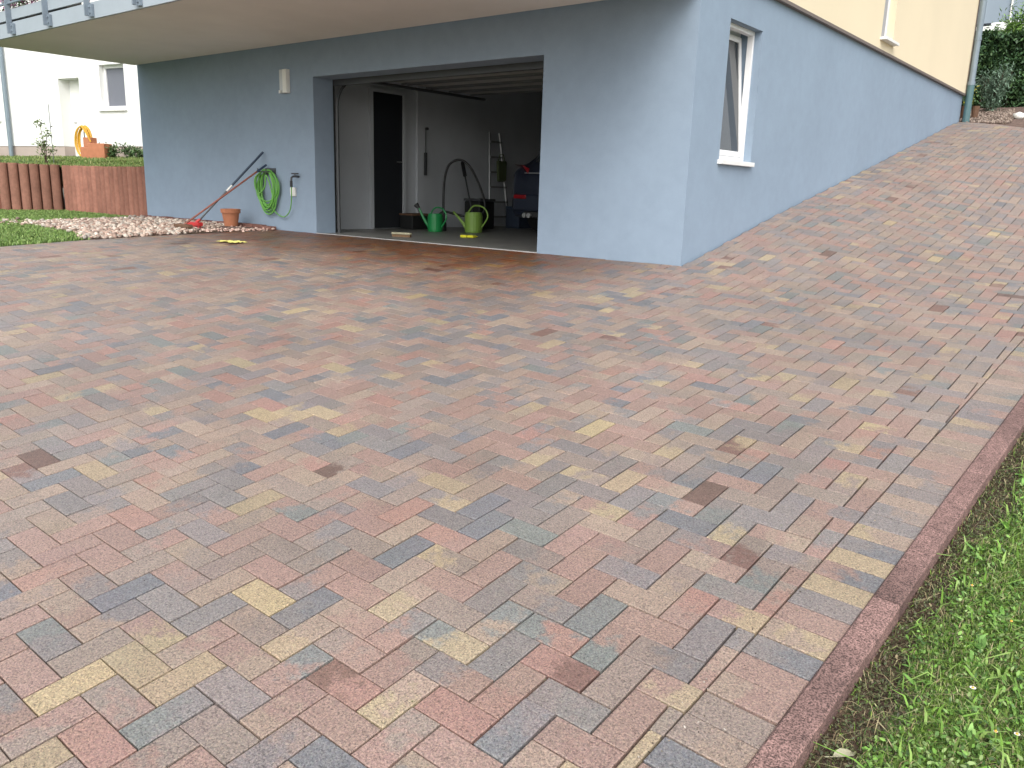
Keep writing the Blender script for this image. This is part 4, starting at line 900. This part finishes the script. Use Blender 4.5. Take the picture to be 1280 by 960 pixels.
def surf_pt(s, t):
    a = min(int(s), len(bnd)-2); f = s-a; b = min(int(t*nt_), nt_-1); h_ = t*nt_-b
    return (UV_[a, b]*(1-f)+UV_[a+1, b]*f)*(1-h_)+(UV_[a, b+1]*(1-f)+UV_[a+1, b+1]*f)*h_
g = np.random.default_rng(41); n = 40000
sp_ = np.array([surf_pt(min(s, 6.2), t) for s, t in zip(g.random(n)*6.2, g.random(n))])
zl = dict(); xx, yy, zz_ = sp_.T
it = iter(zz_); V, F, Cc = blades(0, xx, yy, lambda a, b: next(it), .048, .016, [(.14, .22, .05), (.19, .25, .07), (.10, .18, .04), (.25, .26, .10)], .5, 42)
np_mesh('raised_lawn_grass', V, F, M['leaf'], Cc, kind='stuff', label='longer rough grass on the raised lawn in front of the white house', category='grass')

# ------------------------------------------------------------------ white house across the yard
nb = thing('neighbour_house', 'white plastered house with taupe plinth behind the raised lawn', 'house', (-22.446, 9.855, 0), R(10))
def nbp(name, boxes, m_, parent=nb, bevel=0, **t):
    mb = MB()
    for b in boxes: mb.box(*b)
    return mb.build(name, m_, parent, bevel=bevel, **t)
zb, zp, zt = .9, 1.36, 6.4
nbp('wall', [(-9, 0, zp, -4.2, .35, zt), (-4.2, 0, zp, -3.15, .35, 2.05), (-4.2, 0, 3.35, -3.15, .35, zt), (-3.15, 0, zp, -.46, .35, zt), (-.46, 0, 3.01, .38, .35, zt), (.38, 0, zp, 1.2, .35, zt), (1.2, 0, zp, 2.12, .35, 2.25), (1.2, 0, 3.27, 2.12, .35, zt), (2.12, 0, zp, 10, .35, zt),
             (9.65, .35, zp, 10, 9, zt), (-9, .35, zp, -8.65, 9, zt), (-8.65, 8.65, zp, 9.65, 9, zt)], M['white_pl'])
nbp('plinth', [(-9, .015, zb-.6, -.46, .34, zp-.003), (.38, .015, zb-.6, 10, .34, zp-.003)], M['plinth'])
mb = MB(); mb.add([(-9.4, -.6, zt), (10.4, -.6, zt), (10.4, 9.6, zt), (-9.4, 9.6, zt), (-9.4, 4.5, 9.6), (10.4, 4.5, 9.6)], [(0, 1, 5, 4), (3, 4, 5, 2), (0, 4, 3), (1, 2, 5), (0, 3, 2, 1)]); mb.build('roof', M['rooftile'], nb)
d_ = nbp('door', [(-.46, .30, 1.0, .38, .34, 3.01)], M['upvc']); nbp('door_handle', [(-.36, .26, 1.95, -.24, .297, 1.98)], M['steel'], d_)
nbp('door_leaf', [(-.40, .285, 1.05, -.02, .299, 2.95), (.0, .285, 1.05, .33, .299, 2.95)], M['white'], d_)
def nwin(x0, x1, z0, z1, sl0, sl1):
    w_ = nbp('window', [(x0, .13, z0, x0+.07, .19, z1), (x1-.07, .13, z0, x1, .19, z1), (x0+.07, .13, z0, x1-.07, .19, z0+.07), (x0+.07, .13, z1-.07, x1-.07, .19, z1)], M['upvc'])
    nbp('blind', [(x0+.07, .16, z0+.07, x1-.07, .18, z1-.07)], M['blindn'], w_)
    nbp('sill', [(sl0, -.06, z0-.06, sl1, .125, z0-.004)], M['sillm'], w_)
nwin(1.2, 2.12, 2.25, 3.27, 1.12, 2.16); 
w_ = nbp('window', [(-4.2, .13, 2.05, -4.13, .19, 3.35), (-3.22, .13, 2.05, -3.15, .19, 3.35), (-4.13, .13, 2.05, -3.22, .19, 2.12), (-4.13, .13, 3.28, -3.22, .19, 3.35)], M['upvc'])
nbp('pane', [(-4.13, .16, 2.12, -3.22, .18, 3.28)], M['glass'], w_); nbp('sill', [(-4.26, -.06, 1.99, -3.09, .125, 2.046)], M['sillm'], w_)
MB().tube([(-2.66, -.09, 1.0), (-2.66, -.09, zt)], .055, 12).build('drainpipe', M['zinc'], nb)

# planter with the yellow hose, stones, plants in front of the white house
def NB(x, y, z): 
    c, s = math.cos(R(10)), math.sin(R(10)); return (-22.446+x*c-y*s, 9.855+x*s+y*c, z)
def yz(x, y):                             # height of the raised lawn near a point
    i = int(np.argmin((UV_[..., 0]-x)**2*.5+(UV_[..., 1]-y)**2)); return float(UV_.reshape(-1, 3)[i, 2])
pc = (-20.33, 9.50, 0)
pz = 1.02
tr = thing('planter_trough', 'terracotta coloured trough standing before the white house', 'planter', (pc[0], pc[1], pz), R(28))
MB().box(-.22, -.15, 0, .22, -.12, .36).box(-.22, .12, 0, .22, .15, .36).box(-.22, -.12, 0, -.19, .12, .36).box(.19, -.12, 0, .22, .12, .36).box(-.19, -.12, 0, .19, .12, .05).build('trough_body', M['terra'], tr, bevel=.012)
MB().box(-.19, -.12, .20, .19, .12, .29).build('soil_fill', M['black'], tr)
pc2 = (-20.78, 9.42, 0)
bk = thing('clay_block', 'small terracotta block stacked beside the trough and under the yellow hose', 'block', (pc2[0], pc2[1], pz-.02), R(20))
MB().box(-.12, -.12, 0, .12, .12, .30).box(-.03, -.10, .302, .20, .10, .52).build('block_body', M['terra'], bk, bevel=.012)
pc3 = (-20.98, 9.42, 0)
yh = thing('yellow_hose', 'yellow hose coiled upright beside the white house door', 'hose', (pc3[0], pc3[1], pz), R(10))
pts = []
for k in range(7*26):
    a = 2*PI*k/26; ii = k//26; pts.append(((.25+.02*math.sin(ii*2))*math.sin(a)+.04*math.sin(ii*1.3)+.05, -.05+.028*(ii % 4), .40+(.37-.02*(ii % 3))*math.cos(a)))
MB().tube(pts, .017, 6).build('hose_coil', M['yellowhose'], yh, smooth=True)
MB().tube(cat([(.12, -.1, .76), (.30, -.14, .62), (.42, -.1, .40)], 5), .016, 6).build('hose_end', M['yellowhose'], yh)
MB().box(-.02, -.03, .0, .10, .03, .06).tube([(.05, 0, .03), (.05, 0, .78)], .015, 6).build('hose_stand', M['darkmetal'], yh)

def shrub(name, label, loc, rad, h, n, size, cols, seed, cat_='shrub', stems=6, group=None, asp=.5, flat=.8):
    t = thing(name, label, cat_, loc, 0, group); g = np.random.default_rng(seed); m = MB()
    tips = []
    for k in range(stems):
        a = g.uniform(0, 2*PI); q = g.uniform(.3, 1)*rad; tip = (math.cos(a)*q, math.sin(a)*q, h*g.uniform(.55, .95)); tips.append(tip)
        m.tube([(0, 0, -.05), (tip[0]*.35, tip[1]*.35, tip[2]*.5), tip], [.012*h+.004, .009*h+.003, .004], 5)
    m.build('stems', M['bark'], t)
    P = []
    for k in range(n):
        tp_ = tips[int(g.integers(0, stems))]; f = g.uniform(.10, 1.05); P.append((tp_[0]*f+g.normal(0, rad*.2), tp_[1]*f+g.normal(0, rad*.2), tp_[2]*f**.8+g.normal(0, h*.09)))
    P = np.array(P); P[:, 2] = np.maximum(P[:, 2], .01)
    V, F, Cc = leaves(P[:, 0], P[:, 1], P[:, 2], size, cols, seed+1, flat, asp); np_mesh('foliage', V, F, M['leaf'], Cc, parent=t); return t
DG = [(.05, .10, .035), (.08, .15, .05), (.12, .19, .07)]
for k, (a, b, r_, h_, lb) in enumerate([(2.25, -.6, .28, .42, 'bushy green plant right beside the terracotta trough'), (2.8, -.45, .28, .34, 'green plant by the plinth, between the bushy one and the blue house'), (3.3, -.5, .3, .25, 'low green plant nearest the blue house corner'), (-3.3, -.6, .3, .45, 'green plant by the white house drainpipe')]):
    q = NB(a, b, 0); shrub('garden_plant', lb, (q[0], q[1], 1.03), r_, h_, 420, .075, DG, 60+k, 'plant', 7, 'plants along the white house')
rs = thing('rose_bush', 'thin young rose bush with pale leaves on the raised lawn above the palisades', 'rose bush', (-17.6, 7.15, .80))
m = MB(); g = np.random.default_rng(71); P = []
for (a, b, c) in ((-.30, .1, .42), (-.12, .0, .78), (.14, .0, .58), (.20, .05, .28), (.02, -.1, .40)):
    m.tube(cat([(0, 0, -.05), (a*.3, b*.3, c*.45), (a, b, c)], 4), [.009]*5+[.006]*4, 5)
    for k in range(46): P.append((a+g.normal(0, .055), b+g.normal(0, .05), c+g.normal(0, .05)))
    for k in range(12): f = g.uniform(.4, 1); P.append((a*f+g.normal(0, .03), b*f, c*f+g.normal(0, .03)))
m.build('stems', M['bark'], rs); P = np.array(P); V, F, Cc = leaves(P[:, 0], P[:, 1], P[:, 2], .06, [(.16, .22, .08), (.25, .30, .15), (.10, .15, .05)], 72, .8, .6); np_mesh('foliage', V, F, M['leaf'], Cc, parent=rs)
st = thing('garden_stake', 'thin tall garden stake beside the rose bush', 'stake', (-17.5, 7.25, .80)); MB().tube([(0, 0, 0), (0, 0, 1.15)], .007, 6).build('rod', M['alu'], st)

# ------------------------------------------------------------------ planting behind the ramp
def zbed(x, y):
    e = end_y(min(max(x, -5), 3)); return zg(min(max(x, -3.4), 2), min(e-.2, 18))+.015+max(0, y-e)*.165+.015*wob(x, y, 1.5)
V = []; F = []; xs = np.arange(-10, 6.1, .25); ts = np.linspace(0, 1, 22)
for x_ in xs:
    e = end_y(min(max(x_, -3.4), 3)) if x_ > -3.4 else 16.72
    for t in ts: y_ = e-.02+(22.5-e)*t; V.append((x_, y_, zbed(x_, y_) if x_ > -5 else zbed(-5, y_)))
n = len(ts); F = [(a*n+b, (a+1)*n+b, (a+1)*n+b+1, a*n+b+1) for a in range(len(xs)-1) for b in range(n-1)]
np_mesh('garden_bed', V, F, M['mulch'], smooth=True, kind='structure')
g = np.random.default_rng(81); P = g.uniform((-4.2, 16.5), (-2.6, 19.2), (6500, 2))
P = np.array([p for p in P if p[1] > end_y(p[0])+.04 and p[0] > -3.9 and p[0]+(p[1]-17)*.15 < -2.62])
pebbles('bed_gravel', P, zbed, .011, .024, [(.26, .20, .16), (.19, .14, .115), (.36, .29, .24), (.13, .10, .08)], 82, 'brownish gravel mulch behind the drainpipe at the top of the ramp', 'gravel')
wst = thing('white_stone', 'rounded white stone lying on the brown bed at the top of the ramp', 'stone', (-2.62, 17.6, zbed(-2.62, 17.6)))
V = IV*np.array([.11, .09, .075])*(1+rng.normal(0, .08, (12, 1)))+np.array([0, 0, .05]); np_mesh('stone_body', V, IF, M['white'], parent=wst, smooth=True)
kp = []
yp = shrub('young_plant', 'small yellow green plant in a pot right behind the drainpipe', (-3.40, 17.35, zbed(-3.40, 17.35)+.2), .11, .42, 340, .05, [(.35, .36, .05), (.28, .33, .06), (.42, .38, .06)], 84, 'plant', 6)
for k, a in enumerate((-3.46, -3.30)):
    t = thing('clay_pot', ('narrow brown pot under the yellow green plant', 'narrow brown pot just right of the yellow green plant')[k], 'pot', (a, 17.32+.1*k, zbed(a, 17.35)-.01)); MB().lathe([(.05, 0), (.065, .2), (.07, .24), (.06, .24)], 12, cap1=True).build('pot', M['brown'], t)
shrub('lavender_shrub', 'grey green bushy shrub in front of the hedge', (-3.32, 18.9, zbed(-3.3, 18.9)), .30, .82, 3000, .075, [(.13, .21, .14), (.18, .27, .19), (.10, .16, .11)], 85, 'shrub', 16, asp=.3, flat=1.2)
# hedge
hg = thing('hedge', 'tall dark green clipped hedge behind the shrub at the top of the ramp', 'hedge', (-3, 20.6, 2.55))
g = np.random.default_rng(90); n = 42000
x = g.uniform(-8, 4, n); q = g.random(n); face = g.random(n)
hz = 1.52+.05*np.sin(x*2.3)+.04*np.sin(x*5.1)
y = np.where(face < .72, -.42+np.abs(g.normal(0, .07, n))-.05*np.sin(x*4+q*7), g.uniform(-.45, .45, n))
z = np.where(face < .72, q*hz, hz+g.normal(0, .03, n))
V, F, Cc = leaves(x, y, z, .085, [(.035, .08, .03), (.055, .115, .04), (.075, .145, .05), (.045, .10, .045)], 91, 1.0, .6)
np_mesh('foliage', V, F, M['leaf'], Cc, parent=hg)
m = MB().box(-8, -.3, 0, 4, .42, 1.42); m.build('branch_mass', mat('hedge_inside', (.012, .02, .010), .95, .1), hg)
for k in range(24): MB().tube([(-7.8+k*.5, -.28, -.1), (-7.75+k*.5, -.33, .5)], .02, 5).build('trunk', M['bark'], hg)
# taller light green conifers behind
for k, (a, b, r_, h_, lb) in enumerate([(-3.60, 24.2, .62, 2.05, 'light green feathery bush rising behind the hedge, right one'), (-4.85, 24.6, .6, 1.55, 'light green feathery bush rising behind the hedge, left one nearest the drainpipe'), (-2.5, 24.4, 1.0, 2.6, 'light green feathery bush behind the hedge beyond the right edge')]):
    t = shrub('conifer_bush', lb, (a, b, 3.15), r_, h_, 15000, .12, [(.10, .20, .035), (.14, .26, .05), (.07, .15, .03), (.18, .30, .07)], 100+k, 'bush', 40, 'feathery bushes behind the hedge', asp=.3, flat=1.0)
terrain('upper_slope', np.arange(-30, 31, 2), np.r_[21, np.arange(22, 60, 2)], lambda x, y: 2.6+(y-21)*.115+.03*wob(x, y), M['turf'], kind='structure')
# pale house up the slope
ph = thing('hillside_house', 'pale grey house with a glazed balcony behind the hedge at the top right', 'house', (-6.4, 36, 4.2), R(-4))
MB().box(-6, .6, -.5, 7, 9, 7).build('wall', M['white_pl'], ph); mb = MB(); mb.add([(-6.5, .0, 7), (7.5, .0, 7), (7.5, 9.6, 7), (-6.5, 9.6, 7), (-6.5, 5, 9.4), (7.5, 5, 9.4)], [(0, 1, 5, 4), (3, 4, 5, 2), (0, 4, 3), (1, 2, 5), (0, 3, 2, 1)]); mb.build('roof', M['rooftile'], ph)
MB().box(-3, -1.0, 2.45, 5, .59, 2.62).build('balcony_slab', M['white_pl'], ph)
for k in range(10): MB().box(-3+k*.87, -1.07, 2.62, -2.95+k*.87, -1.01, 3.75).build('railing_post', M['white'], ph)
for k in range(6): MB().box(-2.93+k*1.3, -.99, 2.72, -1.72+k*1.3, -.97, 3.62).build('railing_panel', mat('frosted_panel_%d' % k, (.26, .31, .37), .5, .3) if k == 0 else bpy.data.materials['frosted_panel_0'], ph)
MB().box(-3, -1.02, 3.75, 5, -.93, 3.80).build('handrail', M['white'], ph)
for k in range(3):
    f = MB().box(-2+k*2.4, .52, 2.7, -.4+k*2.4, .598, 4.8).build('window', M['upvc'], ph); MB().box(-1.92+k*2.4, .50, 2.78, -.48+k*2.4, .518, 4.72).build('pane', M['glass'], f)

S.render.engine = 'CYCLES'
S.cycles.max_bounces = 10; S.cycles.diffuse_bounces = 6; S.cycles.glossy_bounces = 4
S.cycles.use_denoising = True
